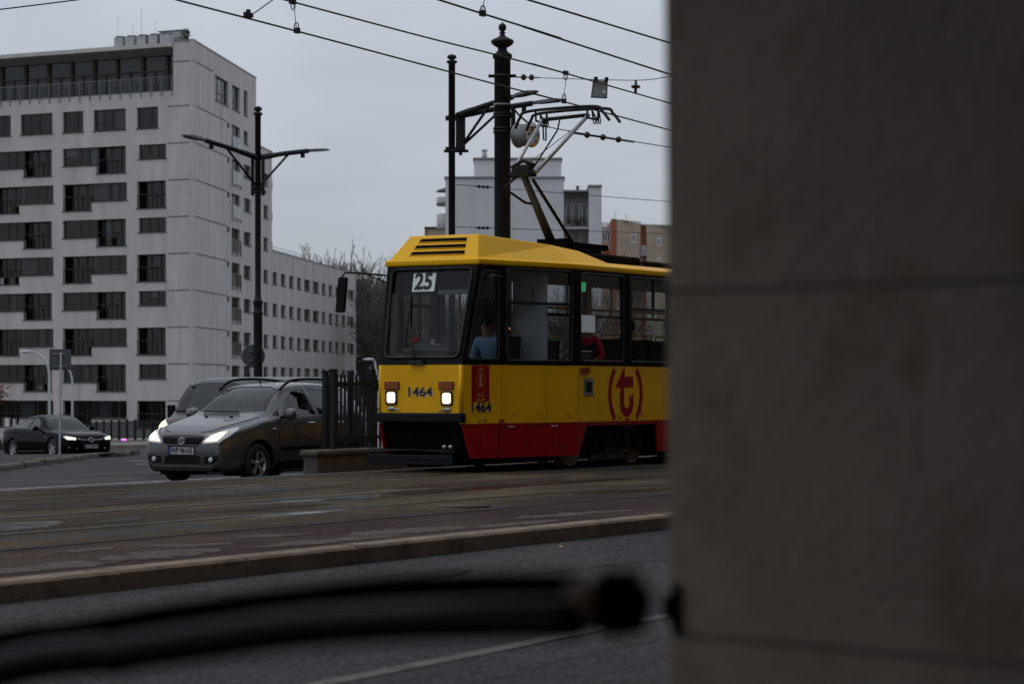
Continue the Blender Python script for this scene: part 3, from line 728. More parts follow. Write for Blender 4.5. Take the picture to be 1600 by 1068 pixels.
for u in (1.145, .245):
    o = MB().sheet(rrect(u - .115, 1.16, u + .115, 1.252, .012), [], lambda p: Ffr(p, .03), (.03, 0, 0)).build('indicator', M['orange'], tram, bevel=.005)
    MB().sheet(rect(u - .125, 1.15, u + .125, 1.262), [], lambda p: Ffr(p, .006), (.006, 0, 0)).build('indicator_base', M['rubber'], o)
def number(Fm, u, z, sz, sgn, wx):
    b = MB()
    b.text('1464', sz, lambda p: Fm((u + sgn * (p[0]) + sgn * .014, z + p[1] - .012), .004), 1, .001, wx)
    b.text('1464', sz, lambda p: Fm((u + sgn * p[0], z + p[1]), .007), 0, .004, wx)
    b.build('fleet_number', [M['digit'], M['digitw']], tram)
number(Ffr, .69, 1.115, .18, -1, 1.22)
number(T, .375, .902, .19, 1, 1.12)
# crest panel on the cab side
cp = MB().sheet(rect(.195, .985, .55, ZW - .006), [], lambda p: T(p, .004)).build('crest_panel', M['decal_red'], tram)
b = MB(); cx = .372; tm = lambda p: T((cx + p[0], p[1]), .007)
crown = [(-.05, 1.415), (.05, 1.415), (.055, 1.465), (.03, 1.44), (.0, 1.47), (-.03, 1.44), (-.055, 1.465)]
b.sheet(crown, [], tm)
sh_o = [(.085 * math.sin(R(a)) * (1 if abs(a) < 100 else .95), 1.30 + .10 * math.cos(R(a))) for a in range(-100, 101, 20)] + [(.08, 1.24), (.05, 1.20), (0, 1.18), (-.05, 1.20), (-.08, 1.24)]
sh_i = [(x * .86, 1.29 + (y - 1.29) * .90) for x, y in sh_o]
b.sheet(sh_o, [sh_i], tm)
fig = [(-.012, 1.19), (.012, 1.19), (.03, 1.23), (.022, 1.27), (.035, 1.31), (.02, 1.34), (.022, 1.365), (0, 1.38), (-.022, 1.365), (-.018, 1.335), (-.034, 1.31), (-.02, 1.27), (-.028, 1.23)]
b.sheet(fig, [], tm)
for s in (-1, 1):
    for k in range(3): b.sheet([(s * .012, 1.105 - k * .005), (s * (.045 + .012 * k), 1.125 + .012 * k), (s * (.09 - .014 * k), 1.185 - k * .012), (s * (.055 - .008 * k), 1.10 - k * .004)][::s], [], tm)
    b.sheet([(s * .004, 1.075), (s * .075, 1.095), (s * .08, 1.083), (s * .004, 1.062)][::s], [], tm)
    b.sheet([(s * .004, 1.06), (s * .06, 1.035), (s * .07, 1.045), (s * .004, 1.074)][::s], [], tm)
    b.sheet([(0, 1.018), (s * .08, 1.035), (s * .10, 1.015), (s * .085, 1.0), (0, .995)][::s], [], tm)
b.build('crest', M['gold'], cp)
# round transit emblem, cut off by the window band and the skirt
b = MB(); ex, ez, Rr, ri = 1.50, 1.085, .545, .445
def clipz(P): return [(x, min(ZW - .012, max(ZR + .012, z))) for x, z in P]
for a0_, a1_ in ((-47, 47), (133, 227)):
    A_ = [R(a0_ + (a1_ - a0_) * k / 24) for k in range(25)]
    oz = clipz([(ex + Rr * math.cos(a), ez + Rr * math.sin(a)) for a in A_]); iz = clipz([(ex + ri * math.cos(a), ez + ri * math.sin(a)) for a in A_])
    b.add([L(p, .004) for p in oz + iz], [(k, k + 1, 26 + k, 25 + k) for k in range(24)])
tl = lambda p: L((ex + p[0], ez + p[1]), .005)
stem = [(-.175, .10)]
hook = [(-.05, .10), (-.05, -.13)] + [(.035 - .085 * math.cos(R(a)), -.13 - .085 * math.sin(R(a))) for a in range(15, 166, 15)] + [(.12, -.13), (.115, .02), (.165, -.06), (.245, .03), (.245, -.12)]
hook += [(.035 + .21 * math.cos(R(a)), -.14 - .20 * math.sin(R(a))) for a in range(0, 181, 12)] + [(-.175, .10)]
b.sheet(hook, [], tl)
b.sheet([(-.32, .10), (.24, .10), (.24, .26), (-.03, .26), (-.03, .43)], [], tl)
b.build('transit_emblem', M['decal_red'], tram)
# small things on the flank
o = MB().sheet(rrect(.10, 1.40, .36, 1.468, .01), [], lambda p: L(p, .03), (0, .03, 0)).build('side_marker', M['orange'], tram, bevel=.006)
o = MB().sheet(rrect(.22, 1.065, .485, 1.315, .015), [], lambda p: L(p, .012), (0, .012, 0)).build('power_socket', M['galv'], tram)
MB().sheet(rrect(.27, 1.115, .435, 1.265, .01), [], lambda p: L(p, .016), (0, .004, 0)).build('socket_cover', M['band'], o)
b = MB(); b.sheet(rect(.74, .69, .86, .735), [], lambda p: T(p, .004)); b.build('reflector_patch', M['orange'], tram)
b = MB(); b.sheet(rect(1.5, .69, 1.62, .72), [], lambda p: L(p, .004)); b.build('reflector_patch', M['decal_red'], tram)
b = MB()
for F_, u0 in ((T, .74), (T, 2.0)): b.sheet(rect(u0, .25, u0 + .012, .63), [], lambda p: F_(p, .003))
b.sheet(rect(.74, .628, 2.01, .636), [], lambda p: T(p, .003)); b.build('hatch_seam', M['under'], tram)
for u0 in (.92, 1.82): MB().tube([T((u0, .635), .004), T((u0 + .02, .628), .02), T((u0 + .11, .628), .02), T((u0 + .13, .635), .004)], .008, 5).build('hatch_handle', M['alu'], tram)
# riveted panel seams on the flank and dried splashes along the skirt
b = MB()
for F_, us in ((T, (.80, 1.72)), (L, (.05, 2.72, 4.05, 5.4, 6.8, 8.2))):
    for u0 in us:
        b.sheet(rect(u0, ZR + .01, u0 + .008, ZW - .02), [], lambda p: F_(p, .002))
b.sheet(rect(.04, ZR - .004, TL, ZR + .006), [], lambda p: T(p, .006)); b.sheet(rect(0, ZR - .004, 8.8, ZR + .006), [], lambda p: L(p, .006))
b.build('panel_seam', M['seam'], tram)
b = MB(); r_ = random.Random(6)
for k in range(150):
    F_, um = (T, TL) if k % 3 == 0 else (L, 8.8)
    u0 = r_.uniform(.2, um - .1); z0 = r_.choice((r_.uniform(.21, .34), r_.uniform(.69, .80), r_.uniform(.24, .5))); w_, h_ = r_.uniform(.004, .02), r_.uniform(.01, .07)
    if F_ is L and .1 < u0 < 2.56 and z0 < .64: continue
    b.sheet([(u0 - w_, z0), (u0 + w_ * .6, z0 - h_ * .2), (u0 + w_, z0 + h_ * .5), (u0, z0 + h_)], [], lambda p: F_(p, .0015))
b.build('dried_splashes', M['grimefilm'], tram)
# bumper, dark nose void, plough
b = MB(); b.bx(-.02, .10, -.73, .73, .70, .83); b.build('bumper', M['plow'], tram, bevel=.02, seg=2)
b = MB(); b.bx(.30, 13.2, -.62, .62, .25, .86); b.bx(2.4, 11.2, -1.08, 1.08, .80, .86); b.bx(.6, 13.0, .1, .60, .06, .26)  # low far-side box is added, its black standing in for shade underneath
b.add([(.06, -.7, .82), (.06, .7, .82), (.30, .60, .25), (.30, -.60, .25)], [(0, 1, 2, 3)]); b.build('underframe', M['under'], tram)
b = MB(); b.bx(-.16, -.10, -.66, .74, .115, .25); b.tube([(-.10, -.66, .285), (-.12, 0, .32), (-.10, .74, .285)], .016, 6); b.tube([(-.06, -.64, .31), (-.06, .72, .315)], .014, 6)
b.bx(-.12, .4, -.5, -.44, .18, .26); b.bx(-.12, .4, .44, .5, .18, .26); b.bx(-.17, -.155, -.6, .68, .20, .212)
b.build('plough', M['plow'], tram, bevel=.008)
b = MB()
for y in (-.42, -.52): b.lathe([(.0, -.02), (.03, -.015), (.032, .02)], 10, Matrix.Translation((.02, y, .36)) @ Matrix.Rotation(R(90), 4, 'Y'))
b.build('coupler_socket', M['alu'], tram)
# bogies
for xb in (3.75, 9.75):
    bo = MB(); bo.bx(xb - 1.3, xb + 1.3, -.92, -.82, .34, .50); bo.bx(xb - 1.3, xb + 1.3, .82, .92, .34, .50); bo.bx(xb - .25, xb + .25, -.9, .9, .2, .6)
    bo.bx(xb - .6, xb + .6, -.99, -.94, .09, .20); bo.bx(xb - .18, xb + .18, -1.0, -.88, .2, .56)
    for k in (-.5, .5): bo.tube([(xb + k, -.97, .25), (xb + k, -.97, .55)], .07, 10)
    for k in (-.95, .95): bo.lathe([(.1, 0), (.11, .05), (.07, .07)], 12, Matrix.Translation((xb + k, -.90, .327)) @ Matrix.Rotation(R(90), 4, 'X'))
    bg = bo.build('bogie', M['bogieframe'], tram, bevel=.012)
    for k in (-.95, .95):
        for sy in (-1, 1):
            wl = MB(); wl.lathe([(.06, .05), (.10, .06), (.12, .03), (.25, .022), (.27, .05), (.325, .05), (.33, -.05), (.35, -.06), (.35, -.08), (.2, -.08), (.0, -.08)], 28, Matrix.Translation((xb + k, sy * .80, .335)) @ Matrix.Rotation(R(90 * -sy if sy > 0 else 90), 4, 'X'))
            wl.build('wheel', M['wheel_steel'], bg)
# interior
b = MB(); b.bx(.35, 2.3, -.68, .68, .86, .90); b.bx(2.3, 11.2, -1.1, 1.1, .86, .90); b.bx(11.2, 13.3, -.6, .6, .86, .90); b.bx(.6, 2.3, -.72, .72, 2.84, 2.87); b.bx(2.3, 11.2, -1.05, 1.05, 2.84, 2.87); b.bx(11.2, 13.3, -.6, .6, 2.84, 2.87); b.bx(13.28, 13.32, -.6, .6, .9, 2.85)
b.build('interior', M['interior'], tram)
b = MB()
b.sheet([(-.62, .9), (.1, .9), (.1, 1.5), (-.62, 1.5)], [], lambda p: (.22 + .0 * p[0], p[0], p[1]), (.30, 0, 0)); b.bx(.2, .62, -.60, .60, 1.5, 1.58); b.bx(.26, .55, -.35, .45, 1.56, 1.72)
b.add([(.24, .62, 1.58), (.24, -.05, 1.58), (.6, -.25, 1.86), (.6, .3, 1.86)], [(0, 1, 2, 3)])
b.build('driver_desk', M['dash'], tram, bevel=.02)
b = MB(); b.bx(1.86, 1.89, -.98, -.42, .9, 2.8, 0); b.bx(1.80, 1.83, -.42, -.20, .9, 2.8, 1); b.bx(1.84, 1.87, -.2, .35, .9, 2.8, 2); b.bx(1.84, 1.87, .75, 1.0, .9, 2.8, 2)
b.bx(1.845, 1.855, -.78, -.74, 2.35, 2.6, 1)
b.build('cab_partition', [M['cabwhite'], M['cabgrey'], M['dash']], tram)
b = MB(); b.bx(1.0, 1.05, -.86, -.80, .9, 2.8); b.bx(1.3, 1.34, .5, .55, .9, 2.8); b.bx(1.5, 1.54, .95, 1.0, .9, 2.8); b.bx(1.15, 1.3, -.75, -.55, 1.3, 1.75); b.bx(.75, .8, .62, .7, .9, 2.8)
b.build('cab_post', M['dash'], tram)
for x_, y_ in ((1.75, .42), (2.6, -.35), (3.4, .4), (4.3, -.35), (5.6, .4), (7.0, -.35), (8.4, .4)): MB().tube([(x_, y_, .9), (x_, y_, 2.84)], .018, 8).build('handrail', M['railyel'], tram)
MB().tube([(2.3, -.5, 2.36), (12.5, -.5, 2.36)], .016, 8).build('handrail', M['railyel'], tram)
def seat(x, y):
    b = MB(); b.box((x, y, 1.30), (.44, .44, .07), 0, 0); b.box((x + .22, y, 1.60), (.07, .44, .62), 0, 0, ry=R(8)); b.tube([(x, y, .9), (x, y, 1.28)], .03, 8); b.tube([(x + .26, y - .2, 1.72), (x + .28, y - .2, 1.98), (x + .28, y + .2, 1.98), (x + .26, y + .2, 1.72)], .014, 6, 1)
    return b.build('seat', [M['darkcloth'], M['railyel']], tram, bevel=.02)
for x_ in (3.1, 4.0, 4.9, 5.8, 6.7, 7.6, 8.5): seat(x_, -.75)
for x_ in (3.4, 4.6, 6.6, 7.6): seat(x_, .75)
seat(1.3, -.5)
MB().sheet(rect(.12, 1.985, .60, 2.235), [], lambda p: L(p, -.023), (0, .001, 0)).build('paper_notice', M['paperglow'], tram)
MB().sheet(rrect(.70, 2.60, .82, 2.74, .02), [], lambda p: L(p, -.30), (0, .03, 0)).build('green_display', M['greenled'], tram)
MB().lathe([(.012, 0), (.012, .01)], 8, Matrix.Translation((1.0, -.875, 2.01)) @ Matrix.Rotation(R(90), 4, 'X')).build('warning_light', M['redled'], tram)
b = MB(); b.bx(.5, .56, .05, .11, 1.72, 1.86); b.tube([(.5, -.1, 1.72), (.5, .0, 1.79), (.5, .1, 1.74)], .012, 6); b.build('ticket_gear', M['alu'], tram)
# wipers and mirrors
b = MB(); b.box(Wfr((.72, 1.525), .03), (.05, .22, .06)); b.tube([Wfr((.72, 1.53), .05), Wfr((.86, 1.86), .045), Wfr((.90, 2.05), .03)], .010, 6); b.tube([Wfr((.76, 1.53), .05), Wfr((.885, 1.84), .045)], .008, 6); b.tube([Wfr((.935, 1.74), .02), Wfr((.97, 2.48), .02)], .014, 6)
wp = b.build('wiper', M['rubber'], tram)
b = MB(); b.box(Wfr((.865, 1.87), -.08), (.05, .10, .07)); b.box(Wfr((.99, 1.86), -.08), (.05, .05, .06)); b.build('red_tag', M['redcloth'], tram)
m1 = MB().tube([Wfr((1.37, 2.76), .02), Vector((.02, 1.05, 2.80)), Vector((-.05, 1.20, 2.80)), Vector((-.06, 1.25, 2.74))], .014, 8).tube([Wfr((1.37, 2.66), .0), Vector((.12, .95, 2.785))], .009, 6).build('mirror', M['rubber'], tram)
b = MB(); b.sheet(rrect(-.075, -.25, .075, .25, .03), [], lambda p: (-.06, 1.27 + p[0] * .9 + p[1] * -.10, 2.49 + p[1]), (.06, 0, 0)); b.build('mirror_housing', M['band'], m1, bevel=.015, seg=2)
m2 = MB().tube([T((.78, 2.72), .03), T((.40, 2.745), .20), T((.36, 2.70), .22)], .014, 8).tube([T((.72, 2.05), .02), T((.45, 2.25), .15), T((.36, 2.5), .2)], .010, 6).build('mirror', M['rubber'], tram)
b = MB(); b.box(T((.38, 2.60), .22), (.05, .16, .26), R(-12)); b.build('mirror_housing', M['band'], m2, bevel=.015, seg=2)
# pantograph
pg = bpy.data.objects.new('pantograph', None); COL.objects.link(pg); pg.parent = tram
K, B0, HC = Vector((2.86, 0, 4.36)), Vector((3.75, 0, 3.34)), Vector((4.25, 0, 5.45))
b = MB(); b.bx(3.35, 4.5, -.55, -.48, 3.28, 3.36); b.bx(3.35, 4.5, .48, .55, 3.28, 3.36); b.bx(3.35, 3.42, -.55, .55, 3.28, 3.36); b.bx(3.7, 3.95, -.25, .25, 3.28, 3.44); b.bx(4.43, 4.5, -.55, .55, 3.28, 3.36)
b.build('base_frame', M['under'], pg)
b = MB(); b.tube([B0, K + Vector((0, .0, 0))], [.072, .05], 12); b.build('lower_arm', M['armgrey'], pg)
b = MB(); b.tube([B0 + Vector((.35, -.12, .1)), K + Vector((.12, -.10, -.08))], .026, 8); b.tube([K + Vector((-.05, .1, -.05)), K + Vector((-.02, .32, -.2)), Vector((3.1, .1, 3.95)), Vector((3.28, -.05, 3.92))], .022, 6); b.build('coupling_rod', M['iron'], pg)
b = MB(); b.tube([K + Vector((0, -.21, 0)), K + Vector((0, .21, 0))], .05, 10); b.bx(K.x - .07, K.x + .07, -.14, .16, K.z - .03, K.z + .13); b.tube([K + Vector((0, -.2, .12)), K + Vector((0, 0, .2)), K + Vector((0, .2, .1))], .03, 8)
b.build('knuckle', M['iron'], pg)
b = MB()
hl, hr = HC + Vector((-.03, .46, -.13)), HC + Vector((-.03, -.36, -.10))
b.tube([K + Vector((0, .20, .02)), hl], .026, 8); b.tube([K + Vector((0, -.20, 0)), hr], .032, 8)
b.build('upper_arm', M['alu'], pg)
b = MB(); b.tube([K + Vector((.05, -.12, .05)), HC + Vector((-.15, .12, -.32)), HC + Vector((-.1, .1, -.12))], .014, 6); b.tube([K + Vector((.05, .12, .05)), HC + Vector((-.15, -.15, -.32))], .006, 5); b.build('brace_rod', M['iron'], pg)
b = MB(); b.tube([hl, hr], .03, 8)
for dx in (-.17, .17):
    P = smooth([(HC.x + dx, .86, HC.z - .26), (HC.x + dx, .78, HC.z - .10), (HC.x + dx, .60, HC.z), (HC.x + dx, -.50, HC.z + .01), (HC.x + dx, -.68, HC.z - .08), (HC.x + dx, -.80, HC.z - .22)], 5)
    b.tube(P, .024, 8)
for y in (.5, -.42):
    b.tube([(HC.x - .17, y, HC.z), (HC.x - .17, y * .98, HC.z - .16), (HC.x + .17, y * .98, HC.z - .16), (HC.x + .17, y, HC.z)], .018, 6)
    for k in range(3): b.tube(smooth([(HC.x, y + .02, HC.z - .02), (HC.x + .05, y - .05 * k, HC.z - .24), (HC.x + .02, y - .10, HC.z - .05)], 4), .010, 5)
b.build('collector_head', M['iron'], pg)

for a in (
    ('tram driver in a pale blue shirt seated in the cab by the side window', None, (TX + 1.22, TY - .52, 1.36), R(180), 'blue', 'greycloth', 'sit', .24, 'hair', .3),
    ('passenger in a red jacket bent over in the second window of the tram', None, (TX + 3.56, TY - .80, 1.40), R(180), 'redcloth', 'darkcloth', 'sit', .20, 'hair', .5),
    ('passenger in a dark coat seated in the third window of the tram', None, (TX + 4.95, TY - .70, 1.36), R(180), 'darkcloth', 'darkcloth', 'sit', .05, 'hair', .6)):
    person(*a)
bgk = thing('bag', 'grey and white bag held on the lap of the passenger in red', 'bag', (TX + 3.16, TY - .80, 1.50))
b = MB(); b.box((0, 0, .08), (.24, .3, .22)); b.build('bag_body', M['signback'], bgk, bevel=.04, seg=2)
b = MB(); b.box((0, 0, .21), (.26, .31, .03)); b.box((0, -.02, -.03), (.2, .26, .05)); b.build('bag_trim', M['white'], bgk, bevel=.01)

# ------------------------------------------------------------------ the large apartment building
ZC = 196.4
Cn = at(302, 603, ZC); Cn.z = 0
RT, FW = Vector((SN, -CS, 0)), Vector((CS, SN, 0))
def hdir(deg): return RT * math.sin(R(deg)) + FW * math.cos(R(deg))
dL, dR = hdir(-64.2), hdir(5.9)
nL = (dR - dL * dR.dot(dL)).normalized(); nR = (dL - dR * dL.dot(dR)).normalized()      # inward normals
apt = thing('apartment_building', 'big pale grey apartment block with staggered dark loggias, glazed top storey and long low wing', 'building', Cn)
def FLm(p, d=0): return dL * p[0] + nL * d + Vector((0, 0, p[1]))
def FRm(p, d=0): return dR * p[0] + nR * d + Vector((0, 0, p[1]))
ZB = -5.0
rnd = random.Random(21)
holesL, winL, logL = [], [], []
def Lwin(t0, t1, z0, z1): winL.append((t0, t1, z0, z1))
for a, b_ in ((3.42, 5.52), (6.6, 9.83), (10.86, 12.94), (14.0, 17.29), (18.3, 20.8), (21.8, 25)): Lwin(a, b_, 22.35, 24.07); holesL.append(rect(a, 22.35, b_, 24.07))
for k in range(4):
    z = 21 - 6 * k
    Lwin(2.65, 5.32, z - 1.17, z); holesL.append(rect(2.65, z - 1.17, 5.32, z))
    for o in (0, 7.46, 14.9):
        Lwin(9.52 + o, 12.94 + o, z - 1.46, z); logL.append((6.60 + o, 9.52 + o, z - 2.2, z))
        holesL.append([(6.6 + o, z - 2.2), (9.52 + o, z - 2.2), (9.52 + o, z - 1.46), (12.94 + o, z - 1.46), (12.94 + o, z), (6.6 + o, z)])
    z = 18 - 6 * k
    logL.append((2.67, 5.49, z - 2.2, z)); holesL.append(rect(2.67, z - 2.2, 5.49, z))
    for o in (0, 7.4, 14.8):
        Lwin(6.5 + o, 10.02 + o, z - 1.47, z); logL.append((10.02 + o, 12.92 + o, z - 2.2, z))
        holesL.append([(10.02 + o, z - 2.2), (12.92 + o, z - 2.2), (12.92 + o, z), (6.5 + o, z), (6.5 + o, z - 1.47), (10.02 + o, z - 1.47)])
winR, frR, ventR = [], [], []
for a, b_, c_ in ((7.86, 13.03, 27.48), (14.5, 17.6, 27.48), (19.3, 20.9, 27.6)): winR.append((a, b_, 25.4, c_))
for k in range(8):
    z = 24 - 3 * k
    ventR.append((12.5, 13.5, z - .5, z - .02)); frR.append((14.3, 17.7, z - 2.05, z)); winR.append((19.3, 21.1 if k == 0 else 22.25, z - 1.15, z))
    if k: winR.append((27.9, 29.95, z - 1.15, z))
wcol = [(112, 142), (167, 197), (222, 250), (275, 302), (323, 363), (381, 420), (441, 465), (487, 511), (531, 553), (574, 596), (628, 654)]
def tR(px):
    k = (px - 800) / F; c = Vector((Cn.x, Cn.y)); R0 = Cn.dot(RT); F0 = Cn.dot(FW)
    return (k * F0 - R0) / (dR.dot(RT) - k * dR.dot(FW))
wing = []
for a, b_ in wcol:
    t0, t1 = tR(400 + a / 4.273), tR(400 + b_ / 4.273)
    for z in (12, 9, 6, 3): wing.append((t0, t1, z - 1.12, z))
holesR = [rect(a, c, b_, d) for a, b_, c, d in winR + frR + ventR + wing]
wl = MB()
wl.sheet([(0, ZB), (46, ZB), (46, 25.3), (1.95, 25.3), (1.95, 29.28), (0, 29.28)], holesL, FLm, nL * .32)
wl.sheet([(0, ZB), (79.05, ZB), (79.05, 13.95), (31.7, 13.95), (31.7, 23.22), (24.5, 23.22), (24.5, 29.28), (0, 29.28)], holesR, FRm, nR * .32)
for t0, t1, z1 in ((24.5, 24.5, 29.28), (31.7, 31.7, 23.22), (79.05, 79.05, 13.95)):   # end walls
    wl.add([FRm((t0, ZB), .02), FRm((t0, ZB), 13), FRm((t0, z1), 13), FRm((t0, z1), .02)], [(0, 1, 2, 3)])
wl.add([FRm((0, 29.2), .1), FRm((24.5, 29.2), .1), FRm((24.5, 29.2), 13), FLm((46, 29.2), 4), FLm((46, 29.2), .4)], [(0, 1, 2, 3, 4)], 2)
wl.add([FRm((24.4, 23.1), .1), FRm((31.7, 23.1), .1), FRm((31.7, 23.1), 13), FRm((24.4, 23.1), 13)], [(0, 1, 2, 3)], 2)
wl.add([FRm((31.6, 13.85), .1), FRm((79, 13.85), .1), FRm((79, 13.85), 13), FRm((31.6, 13.85), 13)], [(0, 1, 2, 3)], 2)
# dark joints of the rendered panels, standing a few mm proud as sealant
for k in range(10):
    z = 24.02 - 3.0 * k
    wl.add([FLm((-.02, z - .035), -.03), FLm((2.45, z - .035), -.03), FLm((2.45, z + .035), -.03), FLm((-.02, z + .035), -.03)], [(0, 1, 2, 3)], 1)
    wl.add([FRm((0, z - .035), -.03), FRm((12.3, z - .035), -.03), FRm((12.3, z + .035), -.03), FRm((0, z + .035), -.03)], [(0, 1, 2, 3)], 1)
wl.add([FLm((0, 27.6), -.03), FLm((1.95, 27.6), -.03), FLm((1.95, 27.67), -.03), FLm((0, 27.67), -.03)], [(0, 1, 2, 3)], 1)
wl.add([FRm((0, 27.6), -.03), FRm((7.0, 27.6), -.03), FRm((7, 27.67), -.03), FRm((0, 27.67), -.03)], [(0, 1, 2, 3)], 1)
for t in (13.45,): wl.add([FLm((t, z0), -.03) for z0 in (ZB, 24)] + [FLm((t + .05, z0), -.03) for z0 in (24, ZB)], [(0, 1, 2, 3)], 1) if False else None
wl.build('wall', [M['plaster'], M['groove'], M['slab']], apt)
# dim cores behind the openings so rooms read as rooms
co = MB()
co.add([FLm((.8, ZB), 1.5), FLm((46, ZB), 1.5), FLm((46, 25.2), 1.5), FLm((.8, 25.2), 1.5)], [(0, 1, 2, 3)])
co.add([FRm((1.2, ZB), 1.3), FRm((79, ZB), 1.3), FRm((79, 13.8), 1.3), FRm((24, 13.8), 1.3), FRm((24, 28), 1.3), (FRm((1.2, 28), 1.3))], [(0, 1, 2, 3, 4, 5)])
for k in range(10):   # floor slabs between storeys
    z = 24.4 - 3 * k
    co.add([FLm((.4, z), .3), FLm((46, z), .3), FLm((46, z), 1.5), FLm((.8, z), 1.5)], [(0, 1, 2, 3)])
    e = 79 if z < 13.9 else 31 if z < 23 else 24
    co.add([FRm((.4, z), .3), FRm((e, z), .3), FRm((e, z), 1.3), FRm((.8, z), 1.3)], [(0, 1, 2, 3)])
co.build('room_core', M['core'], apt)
def win_unit(name, Fm, nin, t0, t1, z0, z1, mull, trans=None, dep=.2, fw=.085, sill=True, curtain=.8, rail=None):
    f = MB()
    def bar(a, b_, c, d, x=0.0): f.sheet(rect(a, c, b_, d), [], lambda p: Fm(p, dep - x), nin * .06)
    bar(t0, t1, z0, z0 + fw); bar(t0, t1, z1 - fw, z1); bar(t0, t0 + fw, z0 + fw, z1 - fw); bar(t1 - fw, t1, z0 + fw, z1 - fw)
    for q in mull:
        m_ = t0 + (t1 - t0) * q; bar(m_ - fw * .6, m_ + fw * .6, z0 + fw, z1 - fw, .004)
    if trans:
        for (qa, qb, qz) in trans:
            zz = z0 + (z1 - z0) * qz; bar(t0 + (t1 - t0) * qa + fw, t0 + (t1 - t0) * qb - fw, zz - fw * .5, zz + fw * .5, .008)
    if sill: f.sheet(rect(t0 - .08, z0 - .07, t1 + .08, z0 - .005), [], lambda p: Fm(p, -.07), nin * .2)
    o = f.build(name, M['frame'], apt)
    MB().sheet(rect(t0 + .02, z0 + .02, t1 - .02, z1 - .02), [], lambda p: Fm(p, dep + .03)).build('pane', M['bglass'], o)
    if rnd.random() < curtain:
        c = MB(); n_ = len(mull) + 1; qs = [0] + list(mull) + [1]
        for i in range(n_):
            if rnd.random() < .4:
                a = t0 + (t1 - t0) * (qs[i] + (qs[i + 1] - qs[i]) * rnd.uniform(0, .3)); b_ = t0 + (t1 - t0) * (qs[i] + (qs[i + 1] - qs[i]) * rnd.uniform(.6, 1))
                zz = z0 if rnd.random() < .7 else z0 + (z1 - z0) * .55
                c.add([Fm((a, zz), dep + .18), Fm((b_, zz), dep + .18), Fm((b_, z1), dep + .18), Fm((a, z1), dep + .18)], [(0, 1, 2, 3)])
        if c.v: c.build('curtain', M[rnd.choice(('curtain', 'curtain', 'curtain_light'))], o)
    if rail:
        r_ = MB(); zz = z0 + (z1 - z0) * rail
        r_.sheet(rect(t0, zz - .03, t1, zz + .03), [], lambda p: Fm(p, .03), nin * .06)
        for q in [0.01, .33, .66, .985]: r_.sheet(rect(t0 + (t1 - t0) * q - .02, z0, t0 + (t1 - t0) * q + .02, zz - .03), [], lambda p: Fm(p, .04), nin * .05)
        r_.build('balcony_rail', M['frame'], o)
    return o
for (a, b_, c, d) in winL:
    big = b_ - a > 2.8; top_ = d > 22.5
    if top_ and big: win_unit('window', FLm, nL, a, b_, c, d, (.44, .72), ((.44, 1, .35),))
    elif top_: win_unit('window', FLm, nL, a, b_, c, d, (.36,), ((0, .36, .35),))
    elif big: win_unit('window', FLm, nL, a, b_, c, d, (.25, .5))
    else: win_unit('window', FLm, nL, a, b_, c, d, (.33, .66))
for (a, b_, c, d) in logL:
    o = win_unit('loggia', FLm, nL, a, b_, c, d, (.33, .66), dep=.75, rail=.52, curtain=.7)
    if rnd.random() < .6:
        for q in range(rnd.randint(1, 3)):
            it = MB(); it.box(FLm((rnd.uniform(a + .3, b_ - .3), c + .3), rnd.uniform(.3, .6)), (rnd.uniform(.2, .5), .25, rnd.uniform(.3, .9)), rnd.uniform(0, 3))
            it.build('balcony_item', M[rnd.choice(('white', 'signback', 'rustband', 'curtain'))], o)
for (a, b_, c, d) in winR:
    w_ = b_ - a
    win_unit('window', FRm, nR, a, b_, c, d, (.33, .66) if w_ > 4 else (.5,), ((0, 1, .36),) if d > 25 else None, fw=.12, curtain=.4)
for (a, b_, c, d) in frR:
    o = win_unit('french_window', FRm, nR, a, b_, c, d, (.5,), fw=.12, curtain=.4, sill=False)
    g = MB(); g.sheet(rect(a, c - .05, b_ + .1, c + 1.05), [], lambda p: FRm(p, -.12)); g.build('balustrade_glass', M['balglass'], o)
    g = MB(); g.sheet(rect(a, c + 1.05, b_ + .1, c + 1.1), [], lambda p: FRm(p, -.14), nR * .06)
    for q in (0, .33, .66, 1): g.sheet(rect(a + (b_ - a) * q, c - .35, a + (b_ - a) * q + .12, c + 1.05), [], lambda p: FRm(p, -.1), nR * .1)
    g.build('balustrade_post', M['galv'], o)
for (a, b_, c, d) in ventR: MB().sheet(rect(a, c, b_, d), [], lambda p: FRm(p, .12), nR * .05).build('vent', M['frame'], apt)
for (a, b_, c, d) in wing: win_unit('window', FRm, nR, a, b_, c, d, (.5,), fw=.12, curtain=.35)
for z in (12, 9, 6, 3):
    t0 = tR(400 + 612 / 4.273); MB().sheet(rect(t0, z - 1.1, t0 + 1.2, z), [], lambda p: FRm(p, -.004)).build('slit_window', M['frame'], apt)
